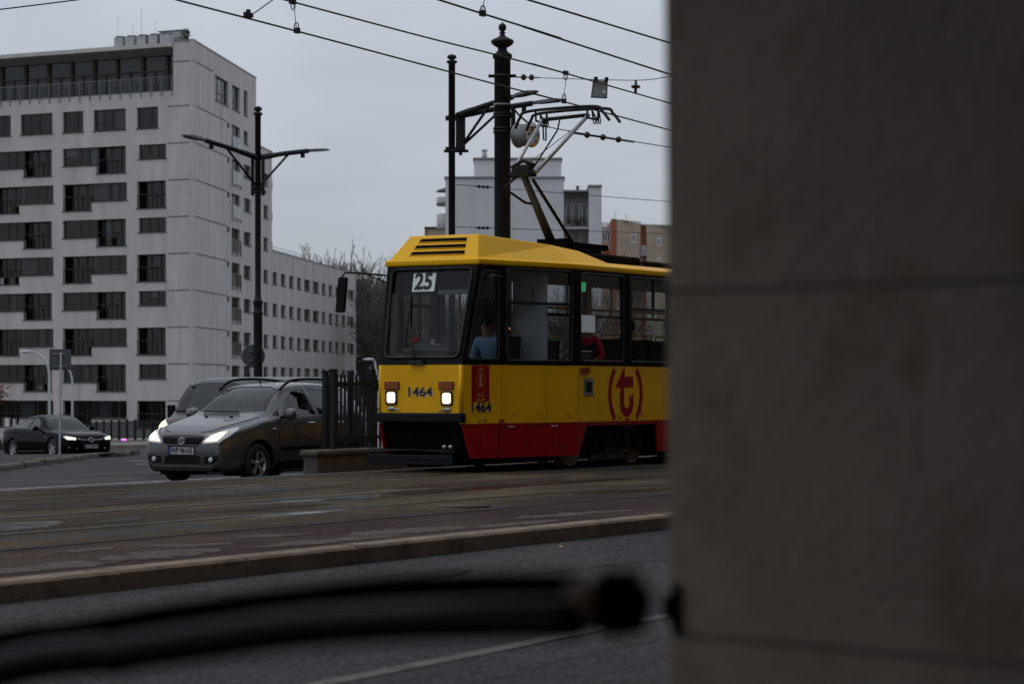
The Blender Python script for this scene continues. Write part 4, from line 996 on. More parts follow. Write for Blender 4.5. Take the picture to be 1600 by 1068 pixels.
# recessed top storey, its roof slab and glass balustrade
ph = MB(); ts = [1.95 + .03, 3.6, 6.0, 8.6, 10.9, 13.2, 15.6, 18.0, 20.5, 23, 26, 29, 33, 37, 41, 46]
for t in ts: ph.sheet(rect(t - .0, 25.3, t + .28, 28.55), [], lambda p: FLm(p, 1.75), nL * .2)
ph.sheet(rect(1.95, 27.15, 46, 27.3), [], lambda p: FLm(p, 1.8), nL * .1)
for t0, t1 in zip(ts, ts[1:]): ph.sheet(rect((t0 + t1) / 2 + .1, 25.3, (t0 + t1) / 2 + .2, 27.15), [], lambda p: FLm(p, 1.82), nL * .08)
pho = ph.build('terrace_front', M['woodpost'], apt)
MB().sheet(rect(1.95, 25.3, 46, 28.55), [], lambda p: FLm(p, 1.93)).build('terrace_glazing', M['bglass'], pho)
c = MB()
for t in (3.0, 10.2, 12.4, 20.2): c.sheet(rect(t, 25.3, t + .7, 28.2), [], lambda p: FLm(p, 2.3))
c.build('curtain', M['curtain'], pho)
MB().add([FLm((1.95, 25.3), 3.4), FLm((46, 25.3), 3.4), FLm((46, 28.3), 3.4), FLm((1.95, 28.3), 3.4), FLm((1.95, 25.32), .3), FLm((46, 25.32), .3)], [(0, 1, 2, 3), (0, 1, 5, 4)]).build('terrace_floor', M['slab'], apt)
rs = MB(); rs.sheet(rect(1.96, 28.5, 46, 28.95), [], lambda p: FLm(p, 1.5), nL * .5)
rs.add([FLm((1.96, 28.85), -.35), FLm((46, 28.85), -.35), FLm((46, 28.5), 1.6), FLm((1.96, 28.5), 1.6), FLm((1.96, 29.18), -.35), FLm((46, 29.18), -.35), FLm((46, 29.3), 2.4), FLm((1.96, 29.3), 2.4)], [(0, 1, 2, 3), (0, 4, 5, 1), (4, 7, 6, 5), (0, 3, 7, 4), (1, 5, 6, 2)])
rs.build('roof_slab', M['plaster'], apt)
bg_ = MB().sheet(rect(1.96, 25.2, 46, 26.4), [], lambda p: FLm(p, -.05)).build('terrace_balustrade', M['balglass'], apt)
r_ = MB(); r_.tube([FLm((1.96, 26.44), -.05), FLm((46, 26.44), -.05)], .035, 6); t = 2.0
while t < 46: r_.sheet(rect(t, 24.85, t + .06, 26.42), [], lambda p: FLm(p, -.09), nL * .05); t += 1.02
r_.build('balustrade_rail', M['galv'], bg_)
cp_ = MB()
for Fm, n_, a, b_, z in ((FRm, nR, 0, 24.55, 29.28), (FRm, nR, 24.55, 31.75, 23.22), (FRm, nR, 31.75, 79.1, 13.95), (FLm, nL, 0, 1.95, 29.28)): cp_.sheet(rect(a, z, b_, z + .09), [], lambda p: Fm(p, -.05), n_ * .45)
cp_.build('coping', M['slab'], apt)
for z in (20.2, 17.2, 14.4): MB().box(FRm((32.3, z), .9), (.9, 1.6, 1.1), YAW).build('end_balcony', M['slab'], apt, bevel=.2)
MB().tube([FRm((33, 14.55), .6), FRm((52, 14.55), .6)], .03, 5).tube([FRm((33, 14.3), .6), FRm((52, 14.3), .6)], .025, 5).build('roof_railing', M['galv'], apt)
# roof plant
for i, t in enumerate((9.2, 8.05, 6.9, 5.75, 4.6)):
    p = Cn + FLm((t - .5, 29.28), 2.3)
    a = thing('air_conditioner', ('farthest left' if i == 0 else 'second from left' if i == 1 else 'middle' if i == 2 else 'second from right' if i == 3 else 'farthest right') + ' of the five pale rooftop cooling units on the apartment block', 'cooling unit', p, math.atan2(dL.y, dL.x), 'cooling units on the apartment roof')
    b = MB(); b.bx(-.42, .42, -.4, .4, .25, 1.0); b.bx(-.40, -.34, -.42, -.4, .0, 1.0); b.bx(.36, .42, -.4, .4, 0, .25); b.bx(-.42, -.36, -.4, .4, 0, .25); b.build('casing', M['alu'], a, bevel=.03)
    MB().lathe([(.46, 1.0), (.46, 1.10), (.38, 1.12)], 16).build('fan_cowl', M['signback'], a)
a = thing('plant_enclosure', 'large pale metal box beside the row of rooftop cooling units', 'roof box', Cn + FLm((4.4, 29.28), 4.2), math.atan2(dL.y, dL.x))
MB().bx(-.9, 1.2, -.5, .8, 0, 1.45).build('casing', M['alu'], a, bevel=.03); MB().bx(-1.0, 1.3, -.6, .9, 1.45, 1.52).build('lid', M['signback'], a)
for i, (px, hh, wh) in enumerate(((184, 2.4, 'leftmost, above the left cooling unit'), (208, 1.7, 'short one between two cooling units'), (221, 3.0, 'tallest of the four'), (243, 2.0, 'rightmost, above the large roof box'))):
    k = at(px, 60, ZC + 6); a = thing('aerial', 'thin rooftop aerial rod, ' + wh, 'aerial', (k.x, k.y, 29.2), 0, 'aerials on the apartment roof')
    MB().tube([(0, 0, 0), (0, 0, hh + .6)], .012, 5).build('rod', M['galv'], a); MB().box((0, 0, .1), (.2, .2, .2)).build('foot', M['galv'], a)
def leafy(b, c, rad, n, size, seed, mi=0):
    r_ = random.Random(seed)
    for _ in range(n):
        while True:
            p = Vector((r_.uniform(-1, 1), r_.uniform(-1, 1), r_.uniform(-1, 1)))
            if p.length < 1: break
        p = Vector((p.x * rad[0], p.y * rad[1], p.z * rad[2])) + Vector(c)
        u = Vector((r_.gauss(0, 1), r_.gauss(0, 1), r_.gauss(0, 1))).normalized(); v = u.orthogonal().normalized(); s_ = size * r_.uniform(.6, 1.3)
        b.add([p - u * s_, p + v * s_ * .6, p + u * s_, p - v * s_ * .6], [(0, 1, 2, 3)], mi)
k = at(290, 60, ZC + 3)
a = thing('roof_shrub', 'small dark evergreen shrub on the roof corner of the apartment block', 'shrub', (k.x, k.y, 29.2))
MB().tube([(0, 0, 0), (0, 0, .5)], .05, 6).build('stem', M['bark'], a)
b = MB(); leafy(b, (-.1, 0, .75), (.45, .45, .75), 260, .12, 3); leafy(b, (.8, .3, .25), (.5, .5, .35), 150, .12, 5); b.build('foliage', M['evergreen'], a)

# ------------------------------------------------------------------ far blocks behind the tram, squared to the viewpoint
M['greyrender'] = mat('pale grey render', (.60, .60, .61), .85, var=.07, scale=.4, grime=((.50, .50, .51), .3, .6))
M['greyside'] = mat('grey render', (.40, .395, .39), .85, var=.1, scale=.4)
M['beige'] = mat('beige render', (.42, .33, .245), .85, var=.09, scale=.4)
M['terracotta'] = mat('terracotta render', (.28, .085, .05), .85, var=.1, scale=.5)
M['winwhite'] = mat('white window frame', (.75, .75, .76), .6, var=.05)
M['darkpane'] = mat('dark window pane', (.03, .033, .038), .15, var=.3, scale=.5, spec=.8)
def aligned(name, label, cat, px, Z):
    p = at(px, 603, Z); return thing(name, label, cat, (p.x, p.y, 0), YAW - R(90))
def loc(px, py, Z, px0, Z0): return Vector(((px - 800) / F * Z - (px0 - 800) / F * Z0, Z - Z0, EYE + (603 - py) / F * Z))
def imgbox(b, px0, px1, py, Z, dep, o0, mi=0, zb=-6):
    p, q = loc(px0, py, Z, *o0), loc(px1, py, Z, *o0); b.bx(p.x, q.x, p.y, p.y + dep, zb, p.z, mi)
def imgwin(par, px0, px1, py0, py1, Z, o0, nm='window', fr='winwhite', mull=(.5,), d=.05):
    p, q = loc(px0, py1, Z, *o0), loc(px1, py0, Z, *o0); f = MB(); w_ = .09
    for x0, x1, z0, z1 in [(p.x, q.x, p.z, p.z + w_), (p.x, q.x, q.z - w_, q.z), (p.x, p.x + w_, p.z + w_, q.z - w_), (q.x - w_, q.x, p.z + w_, q.z - w_)] + [(p.x + (q.x - p.x) * m_ - w_ * .5, p.x + (q.x - p.x) * m_ + w_ * .5, p.z + w_, q.z - w_) for m_ in mull]:
        f.bx(x0, x1, p.y - d, p.y - d + .06, z0, z1)
    o = f.build(nm, M[fr], par); MB().bx(p.x + .01, q.x - .01, p.y - d + .03, p.y - .004, p.z + .01, q.z - .01).build('pane', M['darkpane'], o); return o
Z1 = 249; o1 = (785, Z1)
gb = aligned('grey_block', 'pale grey blank-walled block with a roof house, balconies at its right edge, behind the pole', 'building', 785, Z1)
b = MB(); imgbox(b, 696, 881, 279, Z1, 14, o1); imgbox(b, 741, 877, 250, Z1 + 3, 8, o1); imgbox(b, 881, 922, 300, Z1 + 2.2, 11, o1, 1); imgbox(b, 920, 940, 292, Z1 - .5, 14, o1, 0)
imgbox(b, 740, 742, 279, Z1 - .03, .1, o1)
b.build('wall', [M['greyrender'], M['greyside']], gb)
b = MB()
for x0, x1, y, Z, dp in ((694, 883, 278, Z1 - .15, 14.3), (739, 879, 248.5, Z1 + 2.8, 8.4), (880, 921, 299, Z1 - .3, 13.5), (919, 941, 291, Z1 - .7, 14.4)):
    p, q = loc(x0, y, Z, *o1), loc(x1, y, Z, *o1); b.bx(p.x, q.x, p.y, p.y + dp, p.z - .02, p.z + .16)
b.build('coping', M['slab'], gb)
for y in (318, 361):
    imgwin(gb, 884, 918, y, y + 34, Z1 + 2.2, o1, 'balcony_window', 'winwhite', (.25, .36, .62, .74))
for y in (354.5, 397):
    p, q = loc(882, y, Z1, *o1), loc(920.5, y, Z1, *o1); b = MB(); b.bx(p.x, q.x, p.y - .25, p.y + 2.2, p.z - .22, p.z); o = b.build('balcony', M['greyside'], gb)
    b = MB(); b.bx(p.x, q.x, p.y - .2, p.y - .15, p.z + 1.0, p.z + 1.06)
    for k in range(14): xx = p.x + (q.x - p.x) * k / 13; b.bx(xx - .015, xx + .015, p.y - .19, p.y - .16, p.z, p.z + 1.0)
    b.build('railing', M['frame'], o)
    b = MB(); leafy(b, (p.x + 1.0, p.y + .3, p.z + .5), (.8, .3, .5), 120, .1, int(y)); leafy(b, (q.x - .7, p.y + .3, p.z + .5), (.5, .3, .6), 80, .1, int(y) + 1); b.build('balcony_plants', M['evergreen'], o)
for y0, y1 in ((300, 322), (320, 358)):
    p, q = loc(685, y1, Z1 + 2, *o1), loc(696, y0, Z1 + 2, *o1); b = MB()
    b.lathe([(.95, 0), (1.0, .1), (1.0, (q.z - p.z) * .62), (.95, (q.z - p.z) * .62)], 16, Matrix.Translation((q.x + .1, p.y, p.z))); b.build('round_balcony', M['greyside'], gb)
    b = MB(); b.lathe([(1.1, 0), (1.0, .18), (.2, .45)], 16, Matrix.Translation((q.x + .1, p.y, q.z))); b.build('awning', M['signback'], gb)
p = loc(757, 250, Z1 + 5, *o1); b = MB(); b.lathe([(.28, 0), (.28, .7), (.22, .75), (.22, .9), (.34, .95), (.34, 1.05), (.1, 1.15)], 12, Matrix.Translation(p)); b.build('chimney', M['alu'], gb)
p = loc(902.5, 299, Z1 + 3, *o1); MB().lathe([(.13, 0), (.13, .4), (.2, .42), (.2, .55)], 10, Matrix.Translation(p)).build('chimney', M['frame'], gb)
Z2 = 337; o2 = (990, Z2)
bb = aligned('beige_block', 'beige and terracotta painted block of flats rising behind the tram roof', 'building', 990, Z2)
b = MB()
def slope(b, x0, x1, y0, y1, Za, Zb, mi):
    p, q = loc(x0, y0, Za, *o2), loc(x1, y1, Zb, *o2); zt = (p.z + q.z) / 2
    b.add([(p.x, p.y, -8), (q.x, q.y, -8), (q.x, q.y, q.z), (p.x, p.y, p.z), (p.x, p.y + 14, -8), (q.x, q.y + 14, -8), (q.x, q.y + 14, q.z), (p.x, p.y + 14, p.z)], [(0, 1, 2, 3), (4, 7, 6, 5), (3, 2, 6, 7), (0, 3, 7, 4), (1, 5, 6, 2)], mi)
slope(b, 939, 956, 354, 354, Z2 + 4, Z2 + 4, 0); slope(b, 955.5, 964, 342.5, 343.2, Z2, Z2, 1); slope(b, 964, 1001, 343.5, 349, Z2, Z2 + 6, 0); slope(b, 1001, 1010, 351.5, 352, Z2 + 6.5, Z2 + 6.5, 1); slope(b, 1010, 1160, 352, 357, Z2 + 6, Z2 + 14, 0)
p, q = loc(939.5, 352, Z2 + 3.9, *o2), loc(956, 363, Z2 + 3.9, *o2); b.bx(p.x, q.x, p.y - .02, p.y + .3, q.z, p.z - .2, 2)
p, q = loc(939.5, 389, Z2 + 3.9, *o2), loc(956, 400, Z2 + 3.9, *o2); b.bx(p.x, q.x, p.y - .02, p.y + .3, q.z, p.z, 1)
b.build('wall', [M['beige'], M['terracotta'], M['greyside']], bb)
b = MB()
for x0, x1, y, Z in ((955, 1002, 343, Z2 - .1), (1001, 1120, 351.5, Z2 + 5.8)):
    p, q = loc(x0, y, Z, *o2), loc(x1, y + (5.5 if x1 < 1010 else 4), Z + 4, *o2); b.add([p, q, q + Vector((0, 0, .15)), p + Vector((0, 0, .15)), p + Vector((0, .4, .15)), q + Vector((0, .4, .15))], [(0, 1, 2, 3), (3, 2, 5, 4)])
b.build('coping', M['slab'], bb)
imgwin(bb, 940, 953.5, 363.5, 377, Z2 + 4, o2, 'window', 'winwhite', (.33, .66)); imgwin(bb, 985, 993, 366.5, 379, Z2 + 1.5, o2, d=.3); imgwin(bb, 1001.5, 1008.5, 384, 399, Z2 + 6, o2, d=.3); imgwin(bb, 1026.5, 1033, 372, 384.5, Z2 + 5.5, o2, d=.3); imgwin(bb, 1026.5, 1033, 403, 416, Z2 + 5.5, o2, d=.3)
p = loc(948, 350, Z2 + 6, *o2); b = MB()
for k in range(5): b.bx(p.x - .7 + k * .35, p.x - .5 + k * .35, p.y, p.y + .3, p.z - .4, p.z + .25)
b.build('chimney', M['greyside'], bb)
for px, h_ in ((961, 1.3), (978, .9)):
    p = loc(px, 346, Z2 + 3, *o2); MB().tube([p, p + Vector((0, 0, h_))], .03, 5).tube([p + Vector((-.1, 0, h_ * .9)), p + Vector((.35, 0, h_ * .95))], .025, 5).build('aerial', M['galv'], bb)
bl = aligned('low_block', 'low flat-roofed brown house just left of the grey block, above the tram nose', 'building', 680, 300)
b = MB(); o3 = (680, 300); imgbox(b, 664, 700, 357, 300, 10, o3, 0); imgbox(b, 663.5, 666.5, 356.7, 299.8, 1, o3, 1); b.build('wall', [M['beige'], M['terracotta']], bl)
b = MB(); p, q = loc(663, 356.5, 299.7, *o3), loc(702, 356.5, 299.7, *o3); b.bx(p.x, q.x, p.y, p.y + 10.5, p.z, p.z + .18); b.build('coping', M['frame'], bl)

# ------------------------------------------------------------------ trees
def grow(seed, H, spread, depth=6, twig=.028, tries=(2, 3)):
    r_ = random.Random(seed); tr, cr = MB(), MB()
    def br(p, d, L, r, k):
        n_ = 3; P = [p]; q = p; dd = d
        for i in range(n_):
            dd = (dd + Vector((r_.gauss(0, .13), r_.gauss(0, .13), r_.gauss(.03, .08)))).normalized(); q = q + dd * (L / n_); P.append(q)
        r1 = max(r * .62, twig * .6); rs = [r + (r1 - r) * i / n_ for i in range(n_ + 1)]
        (tr if k < 3 else cr).tube(P, rs, 6 if k < 2 else 4 if k < 3 else 3, 0, False)
        if k >= depth: return
        for j in range(r_.randint(*tries) + (1 if k < 4 else 0)):
            s_ = P[r_.choice((1, 2, 3, 3))] if k else P[r_.choice((2, 3))]
            ax = dd.orthogonal().normalized(); ax = Matrix.Rotation(r_.uniform(0, 6.28), 3, dd) @ ax
            nd = (dd * math.cos(spread * r_.uniform(.5, 1.3)) + ax * math.sin(spread * r_.uniform(.5, 1.3)) + Vector((0, 0, .16))).normalized()
            br(s_, nd, L * r_.uniform(.62, .86), r1 * r_.uniform(.55, .8), k + 1)
    br(Vector((0, 0, 0)), Vector((0, 0, 1)), H * .27, H * .017, 0)
    return tr, cr
protos = []
for sd, sp in ((4, .42), (9, .55), (15, .36)):
    t_, c_ = grow(sd, 14, sp); protos.append((t_, c_))
tree_specs = [  # photo x, top y, distance, prototype
    (530, 402, 330, 1), (548, 400, 318, 0), (567, 396, 300, 2), (590, 388, 296, 0), (606, 378, 290, 1), (622, 376, 282, 2), (538, 406, 345, 2), (556, 399, 340, 1), (574, 392, 330, 0), (597, 384, 322, 1), (614, 380, 330, 0), (586, 425, 290, 1), (604, 440, 284, 0), (616, 455, 262, 1), (640, 400, 265, 0), (668, 440, 240, 2), (700, 455, 236, 1), (735, 450, 240, 0), (770, 440, 242, 2), (838, 450, 238, 1), (880, 445, 240, 0), (930, 440, 238, 2), (1000, 450, 236, 1), (578, 470, 300, 0), (592, 490, 292, 2)]
where = ['leftmost, behind the low wing', 'second from left, above the wing roof', 'third from left, above the wing roof end', 'fourth from left, between wing and tram', 'tall one beside the tram nose', 'just behind the tram nose hood', 'farther back, second row behind the left end of the crown line', 'second row, behind the gap over the wing roof', 'second row, above the wing roof end', 'second row, behind the tall one beside the tram nose', 'second row, behind the tram nose hood', 'lower one right of the wing end', 'dark low one left of the tram nose', 'low one beside the windscreen', 'seen through the left of the windscreen', 'seen through the middle of the windscreen', 'seen through the right of the windscreen', 'seen through the cab side window', 'seen through the cab window edge', 'seen through the first long window', 'seen through the white partition window', 'seen through the second window', 'seen through the third window', 'shortest one at the wing corner', 'short one between wing and mirror']
pobj = {}
for i, (px, py, Z, k) in enumerate(tree_specs):
    p = at(px, 603, Z); g0 = gz(p.y) - .3; top_ = EYE + (603 - py) / F * Z
    a = thing('bare_tree', 'bare grey-brown winter tree, ' + where[i], 'tree', (p.x, p.y, g0), i * 1.9, 'bare trees behind the wing and the tram')
    if k not in pobj:
        t_, c_ = protos[k]; zt = max(v.z for v in c_.v)
        pobj[k] = (t_.build('trunk', M['bark'], a, recalc=False), c_.build('crown', M['twig'], a, recalc=False), zt)
    else:
        for s_ in pobj[k][:2]: c = s_.copy(); COL.objects.link(c); c.parent = a
    sc = (top_ - g0) / pobj[k][2]; a.scale = (sc * 1.15, sc * 1.15, sc)
# small bare bush in front of the beige block
t_, c_ = grow(31, 6, .5, 6, .03); p = at(982, 420, 300)
a = thing('bare_bush', 'small round bare bush in front of the beige block, above the tram roof', 'bush', (p.x, p.y, gz(p.y) - .3))
zt = max(v.z for v in c_.v); sc = (EYE + (603 - 388) / F * 300 - gz(p.y)) / zt; a.scale = (sc * .42, sc * .42, sc)
t_.build('trunk', M['bark'], a, recalc=False); c_.build('crown', M['twig'], a, recalc=False)
# undergrowth below the bare trees: a thicket too dense to count
b = MB(); r_ = random.Random(77)
for _ in range(8600):
    px = r_.uniform(545, 1080) if _ < 5200 else r_.uniform(1080, 2300); Z = r_.uniform(282, 325) if px < 640 else r_.uniform(215, 262); p = at(px, 603, Z); z0 = gz(p.y) - .5; h = r_.uniform(3, 12.5 if px < 640 else 9) * (.6 + .4 * math.sin(px * .05) ** 2)
    q = Vector((p.x + r_.gauss(0, .8), p.y + r_.gauss(0, .8), z0 + h)); P0 = Vector((p.x, p.y, z0 + (r_.random() < .5) * h * .4)); m_ = P0.lerp(q, .5) + Vector((r_.gauss(0, .3), r_.gauss(0, .3), 0))
    b.tube([P0, m_, q], [.07, .05, .015], 3, 0, False)
tag(b.build('thicket', M['bark'], recalc=False), 'dense dark thicket of bare stems under the winter trees', 'thicket', None, 'stuff')
# autumn tree at the left edge
t_, c_ = grow(12, 5.2, .62, 5, .02); p = at(2, 603, 118); a = thing('autumn_tree', 'small tree with rust brown autumn leaves at the left edge, before the apartment block', 'tree', (p.x, p.y, gz(p.y)))
t_.build('trunk', M['bark'], a, recalc=False); zt = max(v.z for v in c_.v)
r_ = random.Random(5); tips = c_.v[::3]; c2 = MB(); c2.v, c2.f, c2.m, c2.sm = list(c_.v), list(c_.f), [0] * len(c_.f), list(c_.sm)
for _ in range(3600):
    q = r_.choice(tips) + Vector((r_.gauss(0, .13), r_.gauss(0, .13), r_.gauss(0, .12))); u = Vector((r_.gauss(0, 1), r_.gauss(0, 1), r_.gauss(0, 1))).normalized(); v = u.orthogonal(); s_ = r_.uniform(.03, .075); c2.add([q - u * s_, q + v * s_ * .7, q + u * s_, q - v * s_ * .7], [(0, 1, 2, 3)], 1)
c2.build('crown', [M['twig'], M['rust']], a, recalc=False); sc = (EYE + (603 - 572) / F * 118 - gz(p.y)) / zt; a.scale = (sc * 2.1, sc * 2.1, sc)

# ------------------------------------------------------------------ vehicles (local x runs from the nose back, vehicle faces -x)
M['gunmetal'] = mat('dark grey metallic paint', (.095, .095, .102), .31, metal=.55, var=.05, scale=3, coat=.5)
M['blackpaint'] = mat('black car paint', (.002, .002, .0035), .10, var=.1, spec=.06)
M['vanpaint'] = mat('grey van paint', (.042, .041, .044), .4, metal=.3, var=.06, coat=.3)
M['tyre'] = mat('tyre rubber', (.012, .012, .012), .8, var=.25, scale=12)
M['rim'] = mat('alloy rim', (.42, .42, .43), .35, metal=.7, var=.1)
M['plate'] = mat('white number plate', (.42, .43, .44), .5, var=.04)
M['plateblue'] = mat('blue plate band', (.02, .05, .25), .5, var=.04)
M['trim'] = mat('black plastic trim', (.006, .006, .007), .6, var=.2, spec=.12)
M['silver'] = mat('silver trim', (.5, .5, .51), .25, metal=.9, var=.05)
M['cabin'] = mat('dark car cabin', (.02, .02, .021), .8, var=.2)
def lerp_tab(tab, x):
    if x <= tab[0][0]: return tab[0][1]
    for (a, va), (b, vb) in zip(tab, tab[1:]):
        if x <= b: return va + (vb - va) * (x - a) / (b - a)
    return tab[-1][1]
def stab(tab, n=8):   # smoothed table
    return [(p.x, p.y) for p in smooth([(x, y, 0) for x, y in tab], n)]
class Car:
    def __init__(s, root, L, top, belt, wb, wr, bot, axles, wr_, track, paint, sill=.30):
        s.root, s.L = root, L; s.t = [stab(q) for q in (top, belt, wb, wr, bot)]; s.paint = paint
        s.axles, s.rad, s.track = axles, wr_, track
        xs = [0, .012, .03, .06, .1, .15, .2, .26, .33, .4]; x = .48
        while x < L - .4: xs.append(x); x += .085
        xs += [L - .4, L - .3, L - .2, L - .12, L - .06, L - .02, L]
        bm = bmesh.new(); rows = []
        for x in xs:
            P = s.sec(x); P = P + [(-y, z) for y, z in P[-2:0:-1]]
            rows.append([bm.verts.new((x, y, z)) for y, z in P])
        n = len(rows[0])
        for i in range(len(rows) - 1):
            for k in range(n): bm.faces.new((rows[i][k], rows[i + 1][k], rows[i + 1][(k + 1) % n], rows[i][(k + 1) % n]))
        bm.faces.new(rows[0][::-1]); bm.faces.new(rows[-1]); bmesh.ops.recalc_face_normals(bm, faces=bm.faces)
        bm.faces.ensure_lookup_table(); s.bm = bm
        s.tree = BVHTree.FromBMesh(bm)
    def sec(s, x):
        zt, zb, w, wr, z0 = [lerp_tab(q, x) for q in s.t]
        zr = zb + (zt - zb) * .80; zm = z0 + (zb - z0) * .42
        P = [(0, z0), (w * .55, z0), (w * .88, z0 + .01), (w * .965, z0 + .08), (w, zm), (w * .985, zb - (zb - zm) * .35), (w * .945, zb), (wr + (w * .945 - wr) * .45, zb + (zr - zb) * .55), (wr, zr), (wr * .86, zt - (zt - zr) * .25), (wr * .5, zt - (zt - zr) * .04), (0, zt)]
        return [(p.x, p.y) for p in smooth([(y, z, 0) for y, z in P], 3)]
    def cut(s, plane, poly, test):
        """cut the outline through the shell, return the faces inside it"""
        bm = s.bm
        ax = {'xz': (0, 2), 'yz': (1, 2)}[plane]; cx = sum(p[0] for p in poly) / len(poly); cy = sum(p[1] for p in poly) / len(poly)
        for i in range(len(poly)):
            a, b = poly[i], poly[(i + 1) % len(poly)]; d = (b[0] - a[0], b[1] - a[1]); nn = [0, 0, 0]; nn[ax[0]], nn[ax[1]] = -d[1], d[0]
            co = [0, 0, 0]; co[ax[0]], co[ax[1]] = a
            fs = []
            for f in bm.faces:
                c = f.calc_center_median()
                if test(c) and min(p[0] for p in poly) - .3 < c[ax[0]] < max(p[0] for p in poly) + .3 and min(p[1] for p in poly) - .3 < c[ax[1]] < max(p[1] for p in poly) + .3: fs.append(f)
            g = set(fs)
            for f in fs: g.update(f.edges); g.update(f.verts)
            bmesh.ops.bisect_plane(bm, geom=list(g), plane_co=co, plane_no=nn, dist=1e-5)
        return [f for f in bm.faces if test(f.calc_center_median()) and inpoly((f.calc_center_median()[ax[0]], f.calc_center_median()[ax[1]]), poly)]
    def take(s, faces):
        vs, fs, ix = [], [], {}
        for f in faces:
            q = []
            for v in f.verts:
                if v not in ix: ix[v] = len(vs); vs.append(v.co - v.normal * .008)
                q.append(ix[v])
            fs.append(q)
        bmesh.ops.delete(s.bm, geom=faces, context='FACES')
        return vs, fs
    def glaze(s, name, plane, poly, test, m):
        vs, fs = s.take(s.cut(plane, poly, test)); b = MB(); b.add(vs, fs, 0, True); return b.build(name, M[m], s.root, recalc=False)
    def project(s, plane, p, d, side=1):
        if plane == 'side': o, dr = Vector((p[0], side * 3, p[1])), Vector((0, -side, 0))
        elif plane == 'front': o, dr = Vector((-2, p[0], p[1])), Vector((1, 0, 0))
        else: o, dr = Vector((p[0], p[1], 4)), Vector((0, 0, -1))
        h = s.tree.ray_cast(o, dr)
        if h[0] is None:
            h = s.tree.find_nearest(o + dr * (2 if plane == 'front' else 3))
        nn = h[1] if h[1].dot(dr) < 0 else -h[1]
        return h[0] + nn * d
    def patch(s, name, plane, poly, m, d=.006, side=1, grid=.05, parent=None, holes=()):
        b = MB(); b.sheet(poly, list(holes), lambda p: s.project(plane, p, d, side), None, 0, grid, True); return b.build(name, M[m] if isinstance(m, str) else m, parent or s.root)
    def finish(s, liner=True):
        me = bpy.data.meshes.new('body'); 
        for f in s.bm.faces: f.smooth = True
        s.bm.to_mesh(me); me.materials.append(M[s.paint]); o = bpy.data.objects.new('body', me); COL.objects.link(o); o.parent = s.root
        return o
    def arches(s):
        for ax in s.axles:
            c = [(ax + (s.rad + .055) * math.cos(R(a)), s.rad + (s.rad + .055) * math.sin(R(a))) for a in range(-40, 221, 20)]
            for sd in (1, -1): s.take(s.cut('xz', c, lambda q: q.y * sd > .45))
        for ax in s.axles:
            for sd in (1, -1):
                b = MB(); P = [(ax + (s.rad + .06) * math.cos(R(a)), s.rad + (s.rad + .06) * math.sin(R(a))) for a in range(-30, 211, 15)]
                b.add([(x, sd * y, z) for y in (s.track / 2 + .09, .42) for x, z in P], [(k, k + 1, len(P) + k + 1, len(P) + k) for k in range(len(P) - 1)]); b.sheet(P, [], lambda p: (p[0], sd * .42, p[1]))
                b.build('wheel_arch', M['trim'], s.root)
    def wheels(s, spokes=5):
        for ax in s.axles:
            for sd in (1, -1):
                X = Matrix.Translation((ax, sd * s.track / 2, s.rad)) @ Matrix.Rotation(R(-90 * sd), 4, 'X'); r = s.rad
                t = MB().lathe([(r * .60, .10), (r * .68, .115), (r * .90, .105), (r * .985, .07), (r, .0), (r * .985, -.07), (r * .9, -.10), (r * .6, -.10)], 32, X, caps=False).build('wheel', M['tyre'], s.root)
                b = MB(); b.lathe([(r * .685, .10), (r * .67, .112), (r * .60, .10), (r * .57, .03)], 32, X, 0, caps=False); b.lathe([(r * .58, .028), (0, .028)], 24, X, 1); b.lathe([(r * .16, .03), (r * .15, .085), (0, .09)], 16, X, 0)
                for k in range(spokes):
                    a = 2 * math.pi * k / spokes + .4
                    p = lambda rr, da, z: X @ Vector((rr * math.cos(a + da), rr * math.sin(a + da), z))
                    b.add([p(r * .12, -.5, .085), p(r * .12, .5, .085), p(r * .62, .16, .098), p(r * .62, -.16, .098), p(r * .12, -.5, .05), p(r * .12, .5, .05), p(r * .62, .18, .05), p(r * .62, -.18, .05)], [(0, 1, 2, 3), (0, 4, 5, 1), (1, 5, 6, 2), (2, 6, 7, 3), (3, 7, 4, 0)])
                b.build('rim', [M['rim'], M['trim']], t)
    def plate(s, txt, z, w=.52, h=.114, y=0):
        x = min(s.project('front', (y + dy, z), 0).x for dy in (-w / 2, 0, w / 2)) - .012
        b = MB(); b.bx(x, x + .02, y - w / 2, y + w / 2, z - h / 2, z + h / 2, 0); b.bx(x - .004, x, y + w / 2 - .045, y + w / 2, z - h / 2, z + h / 2, 1); b.bx(x + .002, x + .04, y - w / 2 - .015, y + w / 2 + .015, z - h / 2 - .015, z + h / 2 + .015, 2)
        b.text(txt, h * 1.0, lambda p: (x - .006, y - p[0] - .015, z + p[1]), 3, .002, .86); return b.build('number_plate', [M['plate'], M['plateblue'], M['trim'], M['digit']], s.root)
def underpan(s, x0, x1, w, z0, z1): MB().bx(x0, x1, -w, w, z0, z1).build('underbody', M['trim'], s.root)

